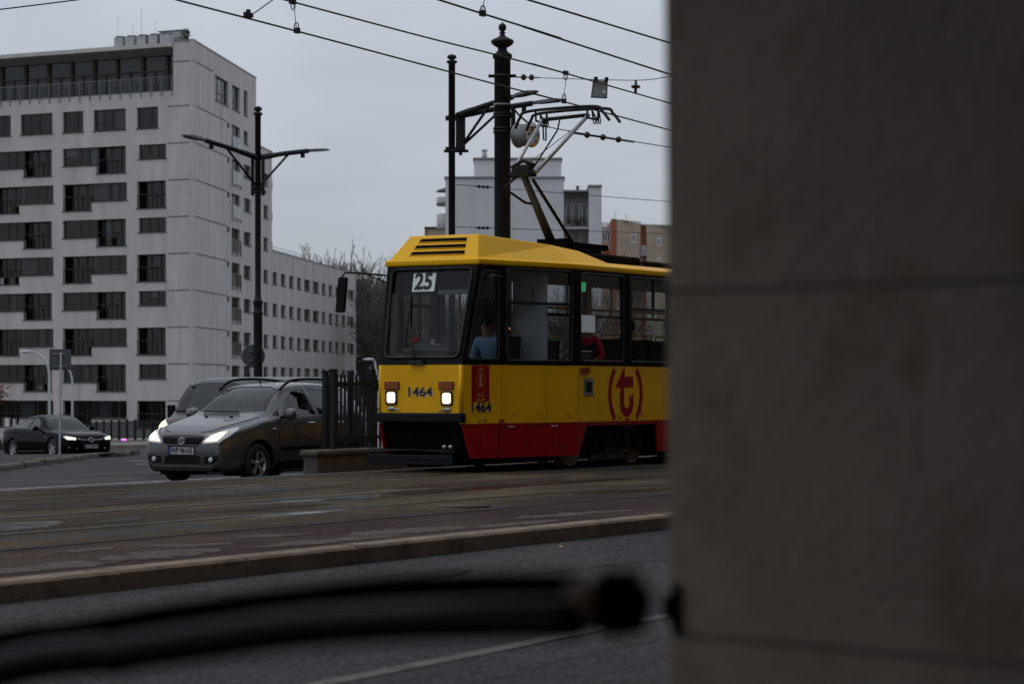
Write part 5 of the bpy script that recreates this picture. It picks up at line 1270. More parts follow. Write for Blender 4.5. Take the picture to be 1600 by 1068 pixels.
# grey compact crossover
cx0 = 29.70; gy = gz(23.75)
root = thing('compact_car', 'dark grey crossover car with lit headlights and roof rails, beside the tram', 'car', (cx0, 23.76, gy))
c = Car(root, 4.12,
    [(0, .68), (.03, .76), (.10, .82), (.35, .92), (.7, 1.0), (1.02, 1.065), (1.18, 1.12), (1.5, 1.34), (1.85, 1.52), (2.1, 1.575), (2.6, 1.60), (3.2, 1.575), (3.7, 1.50), (3.92, 1.36), (4.05, 1.08), (4.12, .8)],
    [(0, .60), (.03, .68), (.10, .74), (.35, .84), (.7, .91), (1.1, .985), (1.6, 1.01), (2.4, 1.04), (3.2, 1.08), (3.8, 1.08), (4.12, .72)],
    [(0, .64), (.02, .71), (.07, .76), (.2, .81), (.45, .845), (.8, .872), (1.5, .877), (3.2, .877), (3.7, .85), (4.0, .77), (4.12, .66)],
    [(0, .40), (.1, .52), (.4, .62), (.8, .66), (1.1, .67), (1.5, .65), (1.9, .60), (2.6, .585), (3.3, .57), (3.8, .55), (4.12, .5)],
    [(0, .32), (.03, .26), (.12, .22), (.5, .2), (3.6, .2), (3.95, .25), (4.12, .4)], (.83, 3.33), .325, 1.50, 'gunmetal')
wsY = lambda q: q.x < 1.95 and q.x > .95 and q.z > 1.05
ws_poly = [(-.66, 1.135), (-.3, 1.105), (.3, 1.105), (.66, 1.135), (.535, 1.47), (.3, 1.525), (-.3, 1.525), (-.535, 1.47)]
c.glaze('windscreen', 'yz', ws_poly, wsY, 'wsglass')
for sd in (1, -1):
    tst = lambda q: q.y * sd > .35 and q.z > .95
    c.glaze('side_window', 'xz', [(1.50, 1.055), (2.42, 1.075), (2.36, 1.49), (2.12, 1.48), (1.88, 1.38)], tst, 'cglass')
    c.glaze('side_window', 'xz', [(2.52, 1.08), (3.22, 1.10), (3.30, 1.20), (3.16, 1.40), (2.95, 1.475), (2.46, 1.505)], tst, 'cglass')
    c.glaze('quarter_window', 'xz', [(1.24, 1.045), (1.45, 1.053), (1.49, 1.16)], tst, 'cglass')
c.glaze('rear_window', 'yz', [(-.55, 1.12), (.55, 1.12), (.5, 1.42), (-.5, 1.42)], lambda q: q.x > 3.6 and q.z > 1.05, 'cglass')
c.arches(); c.finish(); c.wheels()
MB().bx(.5, 3.7, -.40, .40, .2, .5).bx(1.3, 3.6, -.72, .72, .35, .75).bx(1.15, 1.55, -.66, .66, .7, 1.02).build('cabin', M['cabin'], root)
for y in (-.36, .36):
    b = MB(); b.box((2.15, y, .82), (.5, .48, .14)); b.box((2.42, y, 1.08), (.12, .46, .56), 0, 0, ry=R(12)); b.box((2.5, y, 1.42), (.1, .26, .18)); b.build('seat', M['cabin'], root, bevel=.04)
b = MB(); b.lathe([(.17, -.015), (.19, 0), (.17, .015)], 20, Matrix.Translation((1.68, -.36, .98)) @ Matrix.Rotation(R(65), 4, 'Y')); b.build('steering_wheel', M['trim'], root)
c.patch('grille', 'front', [(-.40, .735), (-.37, .655), (-.30, .625), (.30, .625), (.37, .655), (.40, .735)], 'trim', .008)
gr = MB(); xg = c.project('front', (0, .68), 0).x - .03
Sg = [(-.075, .0), (.0, .062), (.075, .022), (.055, .005), (.012, .028), (-.022, .002), (.03, -.034), (.0, -.062), (-.075, -.022), (-.055, -.005), (-.012, -.028), (.022, -.002), (-.03, .034)]
Sg = [(-.075, .012), (.0, .07), (.07, .03), (.05, .012), (.005, .04), (-.03, .012), (.075, -.012), (0, -.07), (-.07, -.03), (-.05, -.012), (-.005, -.04), (.03, -.012)]
gr.sheet(Sg, [], lambda p: (xg, -p[0] * 1.05, .682 + p[1] * .95), (.012, 0, 0)); gr.build('emblem', M['silver'], root)
c.plate('WF 96165', .53, .50, .115, .02)
c.patch('lower_intake', 'front', [(-.33, .455), (-.36, .33), (.36, .33), (.33, .455)], 'trim', .007)
for sd in (1, -1):
    c.patch('fog_recess', 'front', [(sd * .43, .44), (sd * .70, .47), (sd * .66, .37), (sd * .58, .335), (sd * .43, .335)], 'trim', .007)
    p = c.project('front', (sd * .56, .395), .012); MB().lathe([(.0, .012), (.035, .01), (.045, 0)], 14, Matrix.Translation(p) @ Matrix.Rotation(R(-90), 4, 'Y')).build('fog_lamp', M['lens'], root)
    hl_ = c.patch('headlight', 'front', [(sd * .38, .665), (sd * .43, .635), (sd * .70, .655), (sd * .775, .75), (sd * .79, .855), (sd * .75, .89), (sd * .62, .84), (sd * .46, .74)], 'lens', .012)
    c.patch('lens', 'front', [(sd * .43, .668), (sd * .66, .678), (sd * .71, .74), (sd * .71, .82), (sd * .62, .805), (sd * .49, .725)], 'warm', .018, parent=hl_)
    # mirrors, handles, rails, repeater
    b = MB(); b.lathe([(0, -.12), (.07, -.10), (.095, -.02), (.09, .06), (.05, .10), (0, .11)], 16, Matrix.Translation((1.50, sd * .985, 1.09)) @ Matrix.Rotation(R(90), 4, 'X') @ Matrix.Diagonal((.75, 1.05, 1, 1))); b.tube([(1.5, sd * .80, 1.04), (1.5, sd * .93, 1.06)], .03, 8, 1)
    b.build('mirror', [M['gunmetal'], M['trim']], root)
    for x_ in (2.22, 3.05): p = c.project('side', (x_, .94), .025, sd); MB().box(p, (.17, .02, .028)).build('door_handle', M['silver'], root, bevel=.008)
    b = MB(); b.tube(smooth([(1.72, sd * .60, 1.47), (1.95, sd * .60, 1.60), (2.3, sd * .59, 1.645), (2.9, sd * .58, 1.645), (3.4, sd * .565, 1.60), (3.6, sd * .56, 1.53)], 5), .022, 8); b.build('roof_rail', M['trim'], root)
    c.patch('sill_cladding', 'side', [(1.25, .22), (2.92, .22), (2.90, .36), (1.25, .34)], 'trim', .012, sd, .12)
    for x_ in (1.36, 2.47): c.patch('door_seam', 'side', [(x_, .36), (x_ + .012, .36), (x_ + .012, 1.03), (x_, 1.03)], 'trim', .003, sd, .2)
    c.patch('rub_strip', 'side', [(1.38, .52), (3.0, .56), (3.0, .60), (1.38, .56)], 'trim', .008, sd, .1)
    p = c.project('side', (1.23, .86), .01, sd); MB().box(p, (.09, .012, .03)).build('side_repeater', M['lens'], root, bevel=.004)
    for a in c.axles:
        ring_ = [(a + (c.rad + .055) * math.cos(R(q)), c.rad + (c.rad + .055) * math.sin(R(q))) for q in range(0, 181, 12)]; ro = [(a + (c.rad + .10) * math.cos(R(q)), c.rad + (c.rad + .10) * math.sin(R(q))) for q in range(180, -1, -12)]
        c.patch('arch_lip', 'side', ring_ + ro, 'gunmetal', .014, sd, .06)
    b = MB(); b.tube([c.project('top', (1.16, sd * .12 - .1), .02), c.project('top', (1.17, sd * .12 + .38), .02)], .012, 6); b.build('wiper', M['trim'], root)
    p = c.project('top', (.92, sd * .25), .008); MB().box(p, (.03, .05, .02)).build('washer_jet', M['trim'], root)
for sd in (1, -1):      # shut lines round the bonnet and the bumper
    pl_ = [(.10, .30), (.16, .46), (.40, .60), (.75, .665), (1.06, .69)]
    b = MB(); b.tube([c.project('top', (x, sd * y), .001) for x, y in [(p.x, p.y) for p in smooth([(a, q, 0) for a, q in pl_], 6)]], .006, 5)
    b.build('bonnet_seam', M['trim'], root)
    b = MB(); b.tube([c.project('side', (x, z), .001, sd) for x, z in ((.40, .78), (.43, .66), (.44, .56))], .005, 5); b.build('bumper_seam', M['trim'], root)
b = MB(); b.tube([c.project('front', (y, .765 - abs(y) * .04), .002) for y in [-.38 + k * .038 for k in range(21)]], .007, 5); b.build('bonnet_seam', M['trim'], root)
b = MB(); b.tube([c.project('front', (y, .615), .012) for y in [-.30 + k * .03 for k in range(21)]], .012, 6); b.build('grille_bar', M['gunmetal'], root)
c.patch('skid_strip', 'front', [(-.62, .315), (-.6, .275), (.6, .275), (.62, .315)], 'silver', .012)
c.patch('chin', 'front', [(-.66, .27), (-.64, .235), (.64, .235), (.66, .27)], 'trim', .02)
MB().bx(-.02, .25, -.60, .60, .20, .255).build('splitter', M['trim'], root, bevel=.02)
MB().tube([(2.02, 0, 1.575), (2.0, 0, 1.62)], .015, 6).build('aerial_base', M['trim'], root)
person('driver of the grey crossover car, faintly seen through its windscreen', None, (cx0 + 2.12, 23.76 - .36, gy + .60), R(180), 'darkcloth', 'darkcloth', 'stand', .02, 'hair', 0.0, [((.25, .26, .28), (.4, .14, .18)), ((.25, -.26, .28), (.4, -.14, .18))])

# grey van behind it
vp = at(266, 603, 45.5); vy = 28.45
root = thing('van', 'dark grey van with one glaring headlight, half hidden behind the crossover car', 'van', (35.75, vy, gz(vy)))
c = Car(root, 4.7,
    [(0, .84), (.03, .94), (.10, 1.02), (.25, 1.09), (.38, 1.14), (.5, 1.26), (.72, 1.54), (.92, 1.73), (1.12, 1.81), (1.6, 1.84), (4.3, 1.83), (4.6, 1.7), (4.7, 1.1)],
    [(0, .74), (.03, .84), (.12, .92), (.4, 1.0), (.7, 1.02), (2, 1.04), (4.4, 1.05), (4.7, .9)],
    [(0, .66), (.03, .74), (.12, .82), (.3, .89), (.7, .92), (2, .93), (4.4, .92), (4.7, .85)],
    [(0, .5), (.2, .64), (.6, .74), (1.0, .78), (1.6, .76), (2.2, .74), (4.4, .74), (4.7, .7)],
    [(0, .36), (.05, .28), (.2, .22), (.6, .2), (4.2, .22), (4.7, .35)], (.85, 3.75), .32, 1.56, 'vanpaint')
c.glaze('windscreen', 'yz', [(-.76, 1.20), (-.3, 1.165), (.3, 1.165), (.76, 1.20), (.70, 1.66), (.4, 1.72), (-.4, 1.72), (-.70, 1.66)], lambda q: q.x < 1.1 and q.x > .3 and q.z > 1.1, 'wsglass')
for sd in (1, -1): c.glaze('side_window', 'xz', [(.95, 1.10), (1.9, 1.10), (1.9, 1.64), (1.2, 1.62)], lambda q: q.y * sd > .4 and q.z > 1, 'cglass')
c.arches(); c.finish(); c.wheels()
MB().bx(.5, 4.4, -.45, .45, .2, .5).bx(1.2, 4.4, -.8, .8, .35, .9).bx(.42, .9, -.7, .7, .8, 1.08).bx(2.3, 2.35, -.8, .8, .9, 1.8).build('cabin', M['cabin'], root)
c.patch('grille', 'front', [(-.36, .72), (-.3, .62), (.3, .62), (.36, .72)], 'trim', .008); c.patch('lower_intake', 'front', [(-.5, .46), (-.5, .34), (.5, .34), (.5, .46)], 'trim', .008)
for sd in (1, -1):
    h_ = c.patch('headlight', 'front', [(sd * .46, .92), (sd * .50, .82), (sd * .80, .84), (sd * .86, .96), (sd * .83, 1.05), (sd * .66, 1.01)], 'lens', .012)
    c.patch('lens', 'front', [(sd * .52, .92), (sd * .55, .845), (sd * .77, .86), (sd * .82, .96), (sd * .80, 1.03), (sd * .67, .995)], 'warmhot', .02, parent=h_)
    b = MB(); b.box((.75, sd * 1.02, 1.18), (.10, .14, .24)); b.tube([(.8, sd * .88, 1.12), (.76, sd * 1.0, 1.12)], .03, 8); b.build('mirror', M['trim'], root, bevel=.03)
    b = MB(); b.tube([c.project('top', (.42, sd * .35), .02), c.project('top', (.44, sd * .35 + .3), .02)], .012, 6); b.build('wiper', M['trim'], root)
p = c.project('top', (.86, .58), .004); MB().box(p, (.01, .1, .1), 0, 0, ry=R(-40)).build('screen_sticker', M['white'], root)
c.plate('WB 4172K', .53, .5, .11)
MB().tube([(1.85, 0, 1.84), (1.85, 0, 1.92)], .02, 6).build('aerial_base', M['trim'], root)
bm_ = bpy.data.lights.new('headlamp_beam', 'SPOT'); bm_.energy = 45; bm_.color = (1, .72, .42); bm_.spot_size = R(60); bm_.spot_blend = .9; bm_.shadow_soft_size = .08
for sd in (1, -1):
    lo = bpy.data.objects.new('headlamp_beam', bm_); COL.objects.link(lo); lo.parent = bpy.data.objects['compact_car']; lo.location = (-.05, .58 * sd, .74); lo.rotation_euler = (0, R(76), 0)
# warm lamp throw of the van's near headlight on the damp road
lp_ = bpy.data.lights.new('headlamp_beam', 'SPOT'); lp_.energy = 60; lp_.color = (1, .62, .3); lp_.spot_size = R(70); lp_.spot_blend = .8; lp_.shadow_soft_size = .1
lo = bpy.data.objects.new('headlamp_beam', lp_); COL.objects.link(lo); lo.parent = root; lo.location = (-.10, .66, .95); lo.rotation_euler = (0, R(74), 0)

# black saloon on the crossing road
sp = at(86, 603, 78.5)
hd_ = hdir(-37.8); heading = math.atan2(hd_.y, hd_.x)
root = thing('saloon_car', 'black saloon car with pale greenish lit headlights behind the traffic island', 'car', (0, 0, 0), heading)
c = Car(root, 4.9,
    [(0, .60), (.05, .68), (.2, .78), (.6, .87), (1.1, .94), (1.4, .98), (1.75, 1.19), (2.1, 1.37), (2.45, 1.45), (2.8, 1.46), (3.3, 1.41), (3.8, 1.28), (4.3, 1.12), (4.7, 1.04), (4.86, .97), (4.9, .7)],
    [(0, .54), (.05, .61), (.2, .70), (.6, .80), (1.2, .88), (2, .93), (3, .97), (4, 1.0), (4.7, .97), (4.9, .66)],
    [(0, .58), (.03, .68), (.1, .77), (.3, .86), (.7, .92), (1.5, .932), (3.6, .932), (4.4, .90), (4.8, .78), (4.9, .7)],
    [(0, .42), (.2, .6), (.8, .70), (1.3, .70), (1.8, .66), (2.3, .60), (3, .58), (3.8, .6), (4.4, .66), (4.9, .6)],
    [(0, .34), (.05, .25), (.2, .19), (.6, .17), (4.4, .18), (4.8, .26), (4.9, .4)], (.95, 3.78), .34, 1.60, 'blackpaint')
c.glaze('windscreen', 'yz', [(-.72, 1.03), (-.3, 1.01), (.3, 1.01), (.72, 1.03), (.56, 1.36), (.3, 1.405), (-.3, 1.405), (-.56, 1.36)], lambda q: q.x < 2.4 and q.x > 1.3 and q.z > .97, 'wsglass')
for sd in (1, -1):
    tst = lambda q: q.y * sd > .4 and q.z > .85
    c.glaze('side_window', 'xz', [(1.95, .98), (2.75, 1.0), (2.72, 1.365), (2.5, 1.36), (2.2, 1.24)], tst, 'cglass')
    c.glaze('side_window', 'xz', [(2.83, 1.0), (3.5, 1.03), (3.72, 1.12), (3.3, 1.30), (2.79, 1.365)], tst, 'cglass')
    c.glaze('quarter_window', 'xz', [(3.58, 1.04), (3.98, 1.07), (3.78, 1.14)], tst, 'cglass')
c.arches(); c.finish(); c.wheels(6)
MB().bx(.6, 4.5, -.45, .45, .18, .5).bx(1.5, 4.2, -.75, .75, .3, .75).bx(1.4, 1.8, -.65, .65, .7, .93).build('cabin', M['cabin'], root)
for y in (-.38, .38): b = MB(); b.box((2.75, y, 1.0), (.12, .48, .6), 0, 0, ry=R(15)); b.box((2.85, y, 1.3), (.1, .26, .16)); b.build('seat', M['cabin'], root, bevel=.04)
c.patch('grille', 'front', [(-.46, .66), (-.40, .52), (-.3, .47), (.3, .47), (.40, .52), (.46, .66)], 'trim', .008)
xg = c.project('front', (0, .60), 0).x - .025
b = MB(); b.tube([(xg, .085 * math.cos(R(a)), .605 + .07 * math.sin(R(a))) for a in range(0, 361, 20)], .012, 6); b.box((xg, 0, .605), (.012, .22, .018)); b.build('emblem', M['silver'], root)
for sd in (1, -1):
    b = MB(); b.tube([c.project('front', (sd * .10, .60), .02), c.project('front', (sd * .30, .60), .02), c.project('front', (sd * .46, .645), .02)], .012, 6); b.build('grille_wing', M['silver'], root)
    h_ = c.patch('headlight', 'front', [(sd * .50, .675), (sd * .52, .60), (sd * .78, .615), (sd * .83, .70), (sd * .82, .735)], 'lens', .012)
    c.patch('lens', 'front', [(sd * .52, .668), (sd * .54, .607), (sd * .76, .622), (sd * .80, .70), (sd * .79, .72)], 'xenon', .02, parent=h_)
    c.patch('bumper_slot', 'front', [(sd * .46, .35), (sd * .76, .41), (sd * .76, .36), (sd * .46, .31)], 'trim', .008)
    b = MB(); b.tube([c.project('front', (sd * .46, .335), .02), c.project('front', (sd * .76, .375), .02)], .010, 6); b.build('bumper_strip', M['silver'], root)
    b = MB(); b.lathe([(0, -.10), (.07, -.09), (.085, 0), (.06, .09), (0, .1)], 14, Matrix.Translation((1.85, sd * 1.02, 1.01)) @ Matrix.Rotation(R(90), 4, 'X')); b.tube([(1.85, sd * .85, .95), (1.85, sd * .96, .99)], .025, 6); b.build('mirror', M['blackpaint'], root)
    for x_ in (2.68, 3.6): p = c.project('side', (x_, .86), .02, sd); MB().box(p, (.18, .02, .025)).build('door_handle', M['blackpaint'], root, bevel=.006)
    c.patch('sill_strip', 'side', [(1.45, .26), (3.3, .26), (3.3, .285), (1.45, .285)], 'silver', .01, sd, .2)
    p = c.project('side', (1.36, .72), .01, sd); MB().box(p, (.1, .01, .03)).build('side_badge', M['silver'], root)
    h_ = c.patch('tail_light', 'side', [(4.55, .84), (4.80, .85), (4.80, .95), (4.6, .95)], 'decal_red', .01, sd)
c.plate('WZ 7688W', .40, .5, .11)
# stand the saloon so that its near front wheel is where the photo shows it (the side seen is local +y)
lw = Matrix.Rotation(heading, 3, 'Z') @ Vector((.95, -.80, 0)); lw2 = Matrix.Rotation(heading, 3, 'Z') @ Vector((.95, .80, 0))
near = lw if (lw.dot(RT) < lw2.dot(RT)) else lw2
root.location = (sp.x - near.x, sp.y - near.y, 0); root.location.z = gz(root.location.y + hd_.y * 2.4) + .01
sx = (gz(root.location.y + hd_.y * 4) - gz(root.location.y)) / 4.0
root.rotation_euler = (0, -math.atan(sx), heading)

# ------------------------------------------------------------------ poles, lamps and overhead line
def pole_thing(name, label, cat, px, Z, zbase=None, group=None):
    p = at(px, 603, Z); z0 = gz(p.y) if zbase is None else zbase
    return thing(name, label, cat, (p.x, p.y, z0), YAW - R(90), group), z0       # local x = right, y = away
PZ = 41.6
cp, z0 = pole_thing('catenary_pole', 'thick black ornamental tramway pole with ball finial rising behind the tram', 'tram pole', 785, PZ, -.12)
sc_ = F / PZ; hz = lambda y: EYE + (603 - y) / sc_ - z0
b = MB(); b.lathe([(.24, 0), (.24, .35), (.19, .45), (.17, 1.1), (.15, 1.2), (.15, 1.3), (.14, 1.35), (.14, hz(93)), (.165, hz(91)), (.17, hz(88)), (.165, hz(85)), (.12, hz(83)), (.08, hz(79)), (.08, hz(75)), (.12, hz(73)), (.17, hz(70)), (.20, hz(66)), (.19, hz(63)), (.12, hz(60)), (.07, hz(57.5)), (.035, hz(54)), (.055, hz(52.5)), (.055, hz(51)), (.03, hz(50)), (.06, hz(46.5)), (.07, hz(43)), (.06, hz(39)), (.02, hz(37)), (.01, hz(35)), (0, hz(34.5))], 28)
b.build('shaft', M['iron'], cp)
for y_, w_, m_ in ((119, .05, 'iron'), (164, .035, 'galv'), (178, .04, 'iron'), (182.5, .04, 'iron'), (201, .04, 'iron'), (206.5, .04, 'iron')):
    b = MB(); b.lathe([(.142, -w_ / 2), (.158, -w_ / 2), (.158, w_ / 2), (.142, w_ / 2)], 24, Matrix.Translation((0, 0, hz(y_)))); b.build('clamp_band', M[m_], cp)
b = MB(); b.box((-.19, 0, hz(119)), (.1, .06, .05)); b.box((.19, -.02, hz(119)), (.1, .06, .05)); b.build('clamp_lug', M['iron'], cp)
b = MB(); b.box((.185, -.05, hz(190)), (.08, .12, .45)); b.tube([(.14, -.05, hz(165)), (.30, -.05, hz(182)), (.50, -.05, hz(197)), (.56, -.08, hz(208))], .018, 6); b.build('tension_bracket', M['iron'], cp)
# spring tensioner drum hanging on the pole
dc_ = at(821, 211, PZ - .35); dr = thing('tension_drum', 'pale grey round wire tensioning drum hung on the right of the black tram pole', 'tension drum', dc_)
axd = (RT * .80 - FW * .60).normalized(); Mx = axd.to_track_quat('Z', 'Y').to_matrix().to_4x4()
b = MB(); b.lathe([(.10, -.17), (.21, -.165), (.215, -.15), (.19, -.13), (.19, .09), (.215, .10), (.22, .13), (.21, .15), (.06, .155), (.05, .18), (0, .18)], 30, Mx); b.build('drum', M['galv'], dr)
b = MB(); b.lathe([(.205, .152), (.205, .158), (.07, .162), (.07, .152)], 30, Mx); b.build('drum_face', M['palepole'], dr)
b = MB()
for k in range(6): a = k * 1.05; b.box(Mx @ Vector((.13 * math.cos(a), .13 * math.sin(a), .163)), (.03, .03, .03))
b.build('bolt', M['iron'], dr)
b = MB(); q = RT * .30 + Vector((0, 0, -.10)); b.tube([q + Vector((0, 0, .28)), q + Vector((.02, 0, .02)), q + RT * .05, q + RT * .05 + Vector((0, 0, .25)), q + Vector((0, 0, .28))], .016, 6); b.build('hook', M['iron'], dr)

def arm_lamp(name, label, px, Z, ytop, ybox0, ybox1, dirs, boxoff, thick_y):
    a, z0 = pole_thing(name, label, 'street lamp', px, Z); sc = F / Z; h = lambda y: EYE + (603 - y) / sc - z0
    zt = h(thick_y) if thick_y else 1.5
    b = MB(); b.lathe([(.24, 0), (.24, .3), (.17, .45), (.135, .6), (.13, zt - .35), (.15, zt - .3), (.15, zt - .25), (.12, zt - .2), (.13, zt), (.16, zt + .04), (.10, zt + .12), (.085, zt + .3), (.085, h(ytop + 15)), (.13, h(ytop + 13.5)), (.14, h(ytop + 11)), (.07, h(ytop + 9)), (.05, h(ytop + 8)), (.10, h(ytop + 7)), (.125, h(ytop + 4.5)), (.10, h(ytop + 1.6)), (.02, h(ytop)), (0, h(ytop - .5))], 20); b.build('pole', M['iron'], a)
    z1, z2 = h(ybox1), h(ybox0); bo = MB()
    for sx_ in ((-1, 1) if not boxoff else (1,)):
        x_ = sx_ * .15 if not boxoff else boxoff; bo.bx(x_ - .045, x_ + .045, -.09, .09, z1 - .1, z2 + .05); bo.bx(x_ - .10 * (sx_ > 0) - .02, x_ + .10 * (sx_ < 0) + .02, -.06, .06, z1 + .05, z1 + .15)
    if boxoff: bo.bx(-.16, boxoff + .1, -.07, .07, z1 - .02, z1 + .10); bo.bx(-.16, boxoff + .1, -.07, .07, z2 - .12, z2); bo.bx(boxoff - .12, boxoff + .12, -.12, .12, z1, z2)
    bo.bx(-.2, .24 if not boxoff else boxoff + .2, -.1, .1, z1 - .03, z1 + .03)
    bo.build('bracket_box', M['iron'], a, bevel=.01)
    for (dx, dy, L, rise, frac) in dirs:
        n_ = Vector((dx, dy, 0)).normalized(); s0 = Vector(((boxoff or 0) * .4, 0, z2)) + n_ * .08
        P = smooth([s0, s0 + n_ * L * .33 + Vector((0, 0, rise * .42)), s0 + n_ * L * .70 + Vector((0, 0, rise * .8))], 4)
        b = MB(); b.tube(P, [.085] * 3 + [.07] * (len(P) - 3), 8); b.build('arm', M['iron'], a)
        b = MB(); b.tube([Vector(((boxoff or 0) * 1.0, 0, z1 + (z2 - z1) * .2)) + n_ * .10, s0 + n_ * L * .40 + Vector((0, 0, rise * .46 - .04))], .035, 8); b.build('brace', M['iron'], a)
        e0 = P[-1]; e1 = s0 + n_ * L + Vector((0, 0, rise)); dv = (e1 - e0); sd = dv.cross(Vector((0, 0, 1))).normalized(); up = sd.cross(dv).normalized()
        vs = []
        for t, w_, hh in ((0, .05, .05), (.12, .06, .05), (.3, .15, .055), (.75, .17, .05), (1, .09, .02)):
            c_ = e0 + dv * t; vs += [c_ - sd * w_ - up * hh * .6, c_ + sd * w_ - up * hh * .6, c_ + sd * w_ * .8 + up * hh, c_ - sd * w_ * .8 + up * hh]
        b = MB(); b.add(vs, [(i * 4 + k, i * 4 + (k + 1) % 4, i * 4 + 4 + (k + 1) % 4, i * 4 + 4 + k) for i in range(4) for k in range(4)] + [(3, 2, 1, 0), (16, 17, 18, 19)]); b.build('lamp_head', M['signback'], a, bevel=.01)
        MB().box(s0 + n_ * L * .62 + Vector((0, 0, rise * .74 - .13)), (.12, .12, .12)).build('cable_box', M['iron'], a)
    return a, z0, h
A1, zA, hA = arm_lamp('street_lamp', 'tall black street lamp with two opposed arms before the big apartment block', 403, 70, 166, 246, 300, ((-.66, -.75, 2.75, .42, 1), (.66, .75, 2.75, .42, 1)), None, 474)
A2, zA2, hA2 = arm_lamp('street_lamp', 'tall black street lamp whose two arms both reach right behind the tram pole', 706, 61, 85, 181, 236, ((.72, -.70, 2.75, .38, 1), (.97, -.25, 2.75, .32, 1)), .22, None)
sg = thing('round_sign', 'round grey traffic sign seen from behind, fixed to the left black street lamp', 'traffic sign', at(399, 556, 70.28), YAW - R(90) + R(8))
MB().lathe([(.33, -.012), (.34, 0), (.33, .012)], 28, Matrix.Translation((-.06, 0, 0)) @ Matrix.Rotation(R(90), 4, 'X')).build('disc', M['signback'], sg)
b = MB()
for z in (-.14, .14): b.bx(-.2, .22, -.05, -.012, z - .02, z + .02)
b.build('mounting_rail', M['galv'], sg)
for i, (px, Z, yt, yh, lb) in enumerate(((77, 118, 548, 553, 'pale slender street lamp with curved arm standing left of the square sign'), (113, 150, 568, 573, 'pale slender street lamp with curved arm half hidden behind the square sign'), (590, 128, 560, 566, 'pale slender street lamp with curved arm beside the tram nose'))):
    a, z0 = pole_thing('pale_street_lamp', lb, 'street lamp', px, Z, None, 'pale lamps in the side street'); h = lambda y: EYE + (603 - y) / F * Z - z0
    zt = h(yt); k = (1.0 if i == 0 else .7 if i == 1 else .28)
    P = smooth([(0, 0, 0), (0, 0, zt * .55), (-.02, 0, zt - 1.0), (-.16 * k - .06, 0, zt - .45), (-.62 * k, 0, zt - .12), (-.85 * k - .1, -.1, zt - .05)], 5)
    b = MB(); b.tube(P, [.075 - .03 * j / (len(P) - 1) for j in range(len(P))], 10); b.build('pole', M['palepole'], a)
    b = MB(); b.lathe([(0, -.30), (.06, -.26), (.11, -.1), (.12, .1), (.07, .26), (0, .3)], 12, Matrix.Translation((-.95 * k - .20, -.12, zt - .04)) @ Matrix.Rotation(R(90), 4, 'Y') @ Matrix.Diagonal((.6, 1, 1, 1))); b.build('lamp_head', M['palepole'], a)
p = at(93, 603, 66); s_ = thing('square_sign', 'square grey traffic sign seen from behind on a thin post standing on the traffic island', 'traffic sign', (p.x, p.y, gz(p.y) + .12), YAW - R(90) + R(6))
h = lambda y: EYE + (603 - y) / F * 66 - (gz(p.y) + .12)
MB().lathe([(.045, 0), (.045, .1), (.032, .12), (.032, h(550))], 12, Matrix.Rotation(R(.8), 4, 'Y')).build('post', M['galv'], s_)
MB().sheet(rrect(-.30, h(578), .29, h(545), .04), [], lambda q: (q[0] + .02, .05, q[1]), (0, .012, 0)).build('sign_panel', M['signback'], s_)
b = MB()
for y_ in (552.5, 571.5): b.bx(-.18, .18, .02, .05, h(y_) - .025, h(y_) + .025)
b.build('mounting_rail', M['galv'], s_)

# overhead wires (each its own thing), droppers, insulators and the hanging panel
def P_(px, py, Y=None, Z=None):
    if Z is None: r = (px - 800) / F; Z = Y / (SN - r * CS)
    return at(px, py, Z)
def wire(label, pts, r=.011, name='overhead_wire', group='overhead wires of the tramway', dens_=8, cat='wire'):
    P = smooth(pts, dens_); o = thing(name, label, cat, P[0], 0, group); MB().tube([p - P[0] for p in P], r, 6).build('strand', M['wire'], o); return o
def extend(a, b, t): return a + (b - a) * t
ca, cb, cc = P_(276, 0, 18.37), P_(881, 159, 18.37), P_(1046, 203, 18.37)
wire('contact wire the pantograph of the tram touches', [extend(ca, P_(464, 49, 18.37), -1.5), ca, P_(464, 49, 18.37), P_(660, 101, 18.37), P_(772, 131, 18.37), cb, cc, extend(cb, cc, 14)], .012)
ma, mb_ = P_(445, 0, 18.37), P_(1046, 161, 18.37)
wire('carrier wire directly above the contact wire of the tram, holding it by thin droppers', [extend(ma, P_(660, 57, 18.37), -2), ma, P_(660, 57, 18.37), P_(772, 85, 18.37), P_(881, 114, 18.37), mb_, extend(P_(881, 114, 18.37), mb_, 14)], .012)
na, nb_ = P_(686, 0, 14.8), P_(1046, 116, 14.8)
wire('contact wire of the empty near track, crossing the sky above the pole finial', [extend(na, nb_, -1), na, P_(870, 58, 14.8), nb_, extend(na, nb_, 8)], .012)
ea, eb = P_(825, 0, 14.8), P_(1046, 67, 14.8)
wire('topmost carrier wire at the upper right, above the near track', [extend(ea, eb, -1), ea, P_(935, 33, 14.8), eb, extend(ea, eb, 12)], .012)
wire('short wire crossing the upper left corner of the sky', [P_(-120, 29, Z=30), P_(0, 15, Z=31), P_(125, -.5, Z=32), P_(240, -15, Z=33)], .010)
PX = at(785, 603, PZ)
f0, f1, f2 = at(800, 120, PZ - .1), P_(993, 125.5, 18.37), P_(1046, 120, 14.8)
wire('thin span wire running right from the top of the black tram pole', [f0, at(851, 122, PZ - .9), f1, at(1046, 120, 37.6), at(1100, 117, 36.6), at(1330, 98, 33.0)], .007)
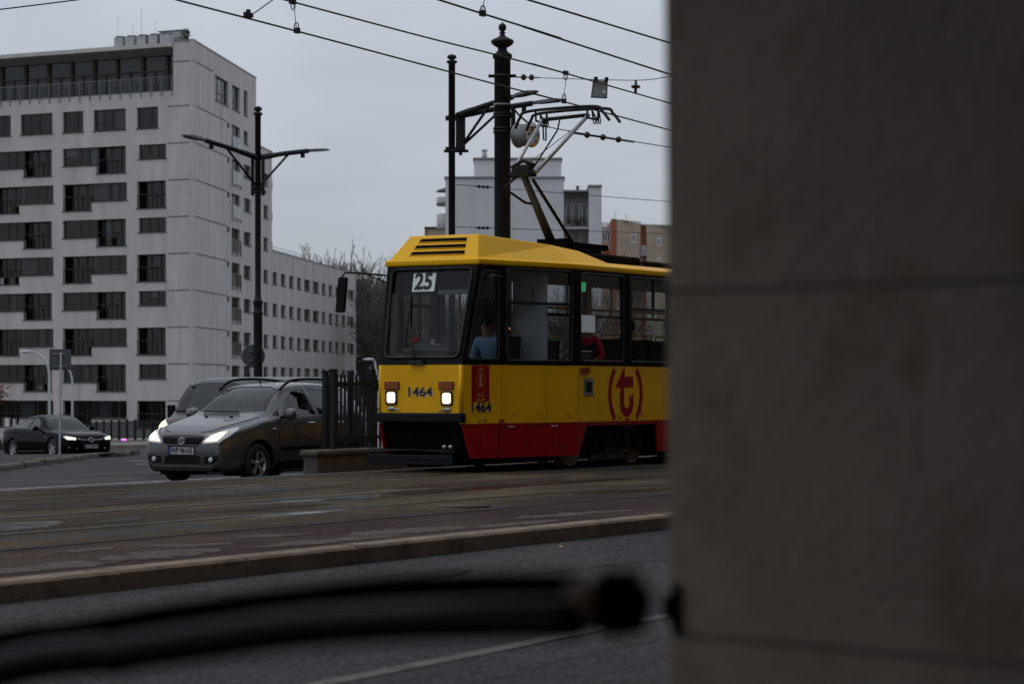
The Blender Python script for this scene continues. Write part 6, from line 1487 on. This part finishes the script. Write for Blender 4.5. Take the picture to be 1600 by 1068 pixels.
def insul(par_label, pts, name='insulator', rad=.035, core=.012, n=2):
    o = thing(name, par_label, 'insulator', pts[0], 0, None); d = pts[1] - pts[0]
    b = MB(); b.tube([Vector((0, 0, 0)), d], core, 6); b.build('rod', M['insul'], o)
    b = MB()
    for k in range(n):
        c_ = d * ((k + 1) / (n + 1)); b.lathe([(core, -.035), (rad, -.015), (rad * 1.1, 0), (rad, .015), (core, .035)], 12, Matrix.Translation(c_) @ d.to_track_quat('Z', 'Y').to_matrix().to_4x4())
    b.build('disc', M['insul'], o); return o
insul('pair of dark insulators on the span wire just right of the pole top', [at(806, 120.5, PZ - .2), at(843, 121.5, PZ - .7)], n=2, rad=.05)
insul('dark insulator hanging under the span wire beside the grey panel', [P_(993.5, 126, 18.37), P_(993, 145, 18.37)], n=1, rad=.07, core=.025)
g0, g1, g2 = at(842, 197, PZ - .4), P_(896, 206, 21.2), P_(1046, 230, 21.2)
wire('wire running right from the tension drum, carrying a row of insulators', [at(830, 206, PZ - .3), g0, g1, P_(990, 222, 21.2), g2, extend(g1, g2, 12)], .009)
insul('long dark insulator rod on the wire from the tension drum', [P_(892, 207, 21.2), P_(990, 221.5, 21.2)], n=3, rad=.055, core=.022)
for y0, y1, y2, lb in ((288, 293, 315, 'upper thin wire tied to the street lamp behind the tram pole'), (354, 356.5, 365, 'lower thin wire tied to the street lamp, just above the tram roof')):
    a_, b_ = at(707, y0, 60.9), at(1046, y2, 72)
    wire(lb, [a_, at(772, y1, 62.5), at(847, y1 + (y2 - y1) * .28, 65), b_, extend(a_, b_, 2.4)], .010)
    insul('small insulator row on the ' + lb.split()[0] + ' wire between street lamp and tram pole', [at(742, y0 + (y1 - y0) * .55, 61.7), at(768, y1 - .3, 62.4)], n=3, rad=.045, core=.018)
wire('slanting pull-off wire at the top, tied to the contact wire', [P_(388, 26, 18.37), P_(404, 16, 18.3), P_(428, -1, 18.2), P_(470, -28, 18.0)], .008, 'pull_off_wire')
p = P_(388, 26, 18.37); o = thing('wire_clamp', 'small dark clamp where the slanting pull-off wire meets the contact wire', 'clamp', p)
MB().box((0, 0, .02), (.16, .05, .06)).box((0, 0, .06), (.05, .05, .06)).build('clamp_body', M['insul'], o, bevel=.008)
for (x0, y0, x1, y1, Y, lb) in ((457, 3, 464, 48, 18.37, 'thin dropper between the two wires at the upper left'), (884, 114, 881, 158, 18.37, 'thin dropper hanging above the pantograph'), (757, -14, 754, 21, 14.8, 'thin dropper at the top edge above the pole finial')):
    a_, b_ = P_(x0, y0, Y), P_(x1, y1, Y); o = thing('dropper', lb, 'dropper', a_, 0, 'droppers of the overhead line')
    d = b_ - a_; b = MB(); b.tube([Vector(), d * .25 + Vector((.02, 0, 0)), d * .7, d], .005, 5); b.build('cord', M['wire'], o)
    for t in (.12, .88):
        b = MB(); b.tube([d * t + RT * (.028 * math.cos(q)) + Vector((0, 0, .06 * math.sin(q))) for q in [k * .63 for k in range(11)]], .008, 5); b.build('loop', M['insul'], o)
    b = MB(); b.box((0, 0, 0), (.10, .05, .06)); b.box(d, (.08, .05, .07)); b.build('clip', M['insul'], o)
p = at(938, 139, 38.6); o = thing('hanging_panel', 'square grey panel hanging tilted from the span wire above the pantograph', 'sign panel', p, YAW - R(90) + R(18))
MB().sheet([(-.17, -.15), (.10, -.155), (.145, .14), (-.10, .145)], [], lambda q: (q[0], q[1] * .3, q[1]), (0, .03, 0)).build('panel', M['signback'], o)
MB().sheet([(-.15, -.13), (.085, -.135), (.125, .12), (-.085, .125)], [], lambda q: (q[0], q[1] * .3 - .004, q[1]), None).build('panel_face', M['galv'], o)
MB().sheet([(.03, -.07), (.075, -.07), (.08, -.02), (.04, -.02)], [], lambda q: (q[0], q[1] * .3 - .008, q[1]), None).build('label_plate', M['white'], o)
b = MB(); b.bx(-.09, -.05, -.02, .06, .13, .19); b.bx(.09, .13, -.02, .06, .13, .19); b.build('hanger', M['iron'], o)

# ------------------------------------------------------------------ low wall, black fence, far railings
wa = thing('low_wall', 'low weathered concrete wall under the black fence beside the tram nose', 'wall', (29.9, 21.32, -.13))
b = MB(); b.bx(0, 9.5, 0, .28, -.25, .34); b.bx(-.06, 9.5, -.03, .31, .27, .36); b.build('wall_body', M['concrete'], wa, bevel=.03, seg=2)
random.seed(14)
def picket_fence(name, label, group, p0, p1, h, step, w_, post_every, base, postw, solid_top=0):
    p0, p1 = Vector(p0), Vector(p1); d = p1 - p0; L = math.hypot(d.x, d.y); o = thing(name, label, 'fence', p0, math.atan2(d.y, d.x), group)
    sl = d.z / L; pk, rl = MB(), MB(); n = int(L / step)
    for i in range(n + 1):
        x = i * step; pk.box((x, 0, sl * x + base + (h - base) / 2), (w_, w_ * .6, h - base + random.uniform(-.01, .02)))
    pk.build('pickets', M['iron'], o)
    for z in (base + .06, h - .16): rl.add([(x, y, sl * x + z + e) for x in (0, L) for y in (-.025, .012) for e in (0, .045)], [(0, 1, 3, 2), (4, 6, 7, 5), (0, 4, 5, 1), (2, 3, 7, 6), (1, 5, 7, 3), (0, 2, 6, 4)])
    rl.build('rails', M['iron'], o)
    if solid_top: b = MB(); b.bx(0, L, -.012, .012, h - .24, h - .06); b.build('fascia', M['iron'], o)
    x = 0
    while x <= L + .01:
        b = MB(); b.box((x, 0, sl * x + (h + .06) / 2), (postw, postw, h + .06)); b.box((x, 0, sl * x + h + .07), (postw * 1.2, postw * 1.2, .03)); b.build('post', M['iron'], o); x += post_every
    return o
# photo: pickets from x=506 to the tram, in two runs with a slim gap of sky between them
picket_fence('iron_fence', 'front run of black picket fence standing on the low concrete wall', 'black fence by the tram', (30.50, 21.46, .22), (32.6, 21.46, .22), 1.16, .107, .030, 1.05, .10, .075)
picket_fence('iron_fence', 'rear run of black picket fence just behind the front run, against the crossover car', 'black fence by the tram', (31.55, 22.35, -.30), (32.85, 22.35, -.30), 1.66, .107, .030, .70, .10, .075)
picket_fence('iron_fence', 'short run of black fence with a solid top band between low wall and tram nose', 'black fence by the tram', (33.1, 22.5, -.30), (40.5, 22.5, -.30), 1.66, .118, .034, 1.475, .12, .08, 1)
a_, b_ = hit(-40, 689.5), hit(420, 689.5)
for p in (a_, b_): p.z = gz(p.y) + .1
picket_fence('street_railing', 'long black street railing with spaced tall posts before the apartment block', None, a_, b_, 1.32, .21, .045, 2.6, .14, .15)
p = at(182, 700, 120)
wq = thing('pale_wall', 'pale concrete wall glimpsed between the black fence pickets beside the tram nose', 'wall', (62, 46.5, gz(46.5)), 0)
MB().bx(-3, 30, 0, .3, -.3, 1.35).build('wall_body', M['greyrender'], wq); MB().bx(-3, 30, -.05, .35, 1.35, 1.42).build('coping', M['slab'], wq)
p = hit(194, 691); k = thing('magenta_light', 'small glowing magenta light at the foot of the street railing', 'light', (p.x, p.y, gz(p.y) + .12))
b = MB(); b.box((0, 0, .06), (.34, .1, .12), YAW - R(90)); b.build('lamp_body', M['magenta'], k, bevel=.03); b = MB(); b.box((0, .02, .0), (.4, .2, .04), YAW - R(90)); b.build('lamp_foot', M['signback'], k)

# ------------------------------------------------------------------ foreground: stone pillar of the arcade, tube rail, litter
pz = 4.0; e0 = at(1027, 603, pz); e0.z = 0
fd = (RT * .735 - FW * .678).normalized(); fn = Vector((fd.y, -fd.x, 0)); fn = fn if fn.dot(FW) > 0 else -fn       # fn: inward
gz0 = -.105
pil = thing('stone_pillar', 'massive dark stone pillar filling the right third of the view', 'pillar', (e0.x, e0.y, gz0))
def course(b, z0, z1, ins, mi, ch=.028, bat=-.012):
    vs = []
    for z in (z0, z1):
        i_ = ins + bat * (z - .9)
        q = [(-0 + i_ + 0, ch * 1.5), (i_ + ch, 0), (1.05, 0), (1.05, .85), (i_ + ch, .85), (i_, .85 - ch)]
        vs += [fd * u + fn * v + Vector((0, 0, z)) for u, v in q]
    b.add(vs, [(k, (k + 1) % 6, 6 + (k + 1) % 6, 6 + k) for k in range(6)] + [(5, 4, 3, 2, 1, 0), (6, 7, 8, 9, 10, 11)], mi)
zj1, zj0 = EYE + (603 - 991) / F * 3.98 - gz0, EYE + (603 - 456) / F * 3.98 - gz0
b = MB(); course(b, 0, zj1 - .003, -.004, 0); b.build('plinth', M['stone'], pil, bevel=.003)
b = MB(); course(b, zj1 + .003, zj0 - .003, -.001, 0); b.build('lower_block', M['stone'], pil, bevel=.003)
b = MB(); course(b, zj0 + .003, 3.1, .000, 0); b.build('upper_block', M['stone'], pil, bevel=.003)
b = MB(); course(b, zj1 - .003, zj1 + .003, .005, 0); course(b, zj0 - .003, zj0 + .003, .005, 0); b.build('mortar', M['stonejoint'], pil)
p = at(1054, 948, 3.98); o = thing('wall_bracket', 'small black iron bracket on the left edge of the stone pillar, near the rail end', 'bracket', p, YAW - R(90))
MB().box((0, 0, 0), (.012, .05, .085)).build('bracket_plate', M['blackflat'], o, bevel=.008); MB().tube([(-.012, 0, -.02), (-.012, 0, .02)], .008, 8).build('bracket_pin', M['blackflat'], o)
# black double tube rail, close to the viewpoint
DR = 2.5
rl = thing('tube_rail', 'black curved double tube rail with a rusty band and dark end clamp, close in front', 'rail', at(800, 947, DR))
o_ = rl.location
def dep(px): return DR + (800 - px) / 800 * .25
up_ = [(-420, 1165), (-200, 1077), (0, 1014), (110, 999), (225, 979), (337, 962), (450, 949), (600, 932), (740, 927), (905, 927)]
lo_ = [(-420, 1190), (-200, 1105), (-60, 1066), (0, 1044), (60, 1030), (112, 1024), (160, 1019), (178, 1021), (225, 1012), (337, 996), (450, 980), (600, 968), (740, 963), (905, 962)]
b = MB(); b.tube([p - o_ for p in smooth([at(x, y - 3, dep(x) + .022) for x, y in up_], 6)], .0210, 16); b.build('upper_tube', M['blackflat'], rl)
b = MB(); b.tube([p - o_ for p in smooth([at(x, y + 3, dep(x) - .016) for x, y in lo_], 6)], .0225, 16); b.build('lower_tube', M['gripblack'], rl)
b = MB(); b.tube([at(896, 945, dep(896)) - o_, at(950, 945, dep(950)) - o_], .0272, 18); b.build('rusty_band', M['rustband'], rl, bevel=.003)
b = MB(); b.tube([at(940, 943, dep(940)) - o_, at(985, 943, dep(985)) - o_], [.0290, .0275], 16); b.box(at(968, 921, dep(960)) - o_, (.034, .04, .04), .3); b.box(at(962, 975, dep(960)) - o_, (.03, .03, .025), .2); b.tube([at(980, 950, dep(985)) - o_, at(1006, 948, dep(1005)) - o_, at(1016, 950, dep(1010)) - o_], [.029, .027, .016], 14); b.build('end_clamp', M['blackflat'], rl, bevel=.003)
pp = at(-300, 1102, dep(-300)); b = MB(); b.tube([Vector((pp.x, pp.y, gz0)) - o_, Vector((pp.x, pp.y, pp.z)) - o_], .022, 14); b.build('support_post', M['blackflat'], rl)
# litter on the near road
p = at(163, 930, 17.6); lf = thing('paper_scrap', 'tiny white scrap of paper on the near road below the kerb', 'litter', (p.x, p.y - .2, -.238))
MB().add([(-.06, -.02, .004), (.05, -.03, .012), (.07, .02, .006), (-.04, .03, .016)], [(0, 1, 2, 3)]).build('paper', M['white'], lf)
p = at(875, 855, 21.6); lf = thing('yellow_leaf', 'single small yellow leaf lying by the near kerb', 'leaf', (p.x, p.y, -.238))
MB().add([(-.04, 0, .012), (0, -.025, .004), (.05, 0, .02), (0, .025, .006)], [(0, 1, 2, 3)]).build('blade', M['railyel'], lf); MB().tube([(.05, 0, .02), (.09, .01, .01)], .003, 4).build('stalk', M['rustband'], lf)
# unseen arcaded block over the viewpoint, added to shade pillar, rail and near road
ab = MB(); ab.bx(-45, 170, -14, 2.55, 3.05, 22); ab.bx(-45, 170, -14, -3.4, -.2, 3.05)
tag(ab.build('unseen_arcade_block', M['stone']), None, None, kind='structure')
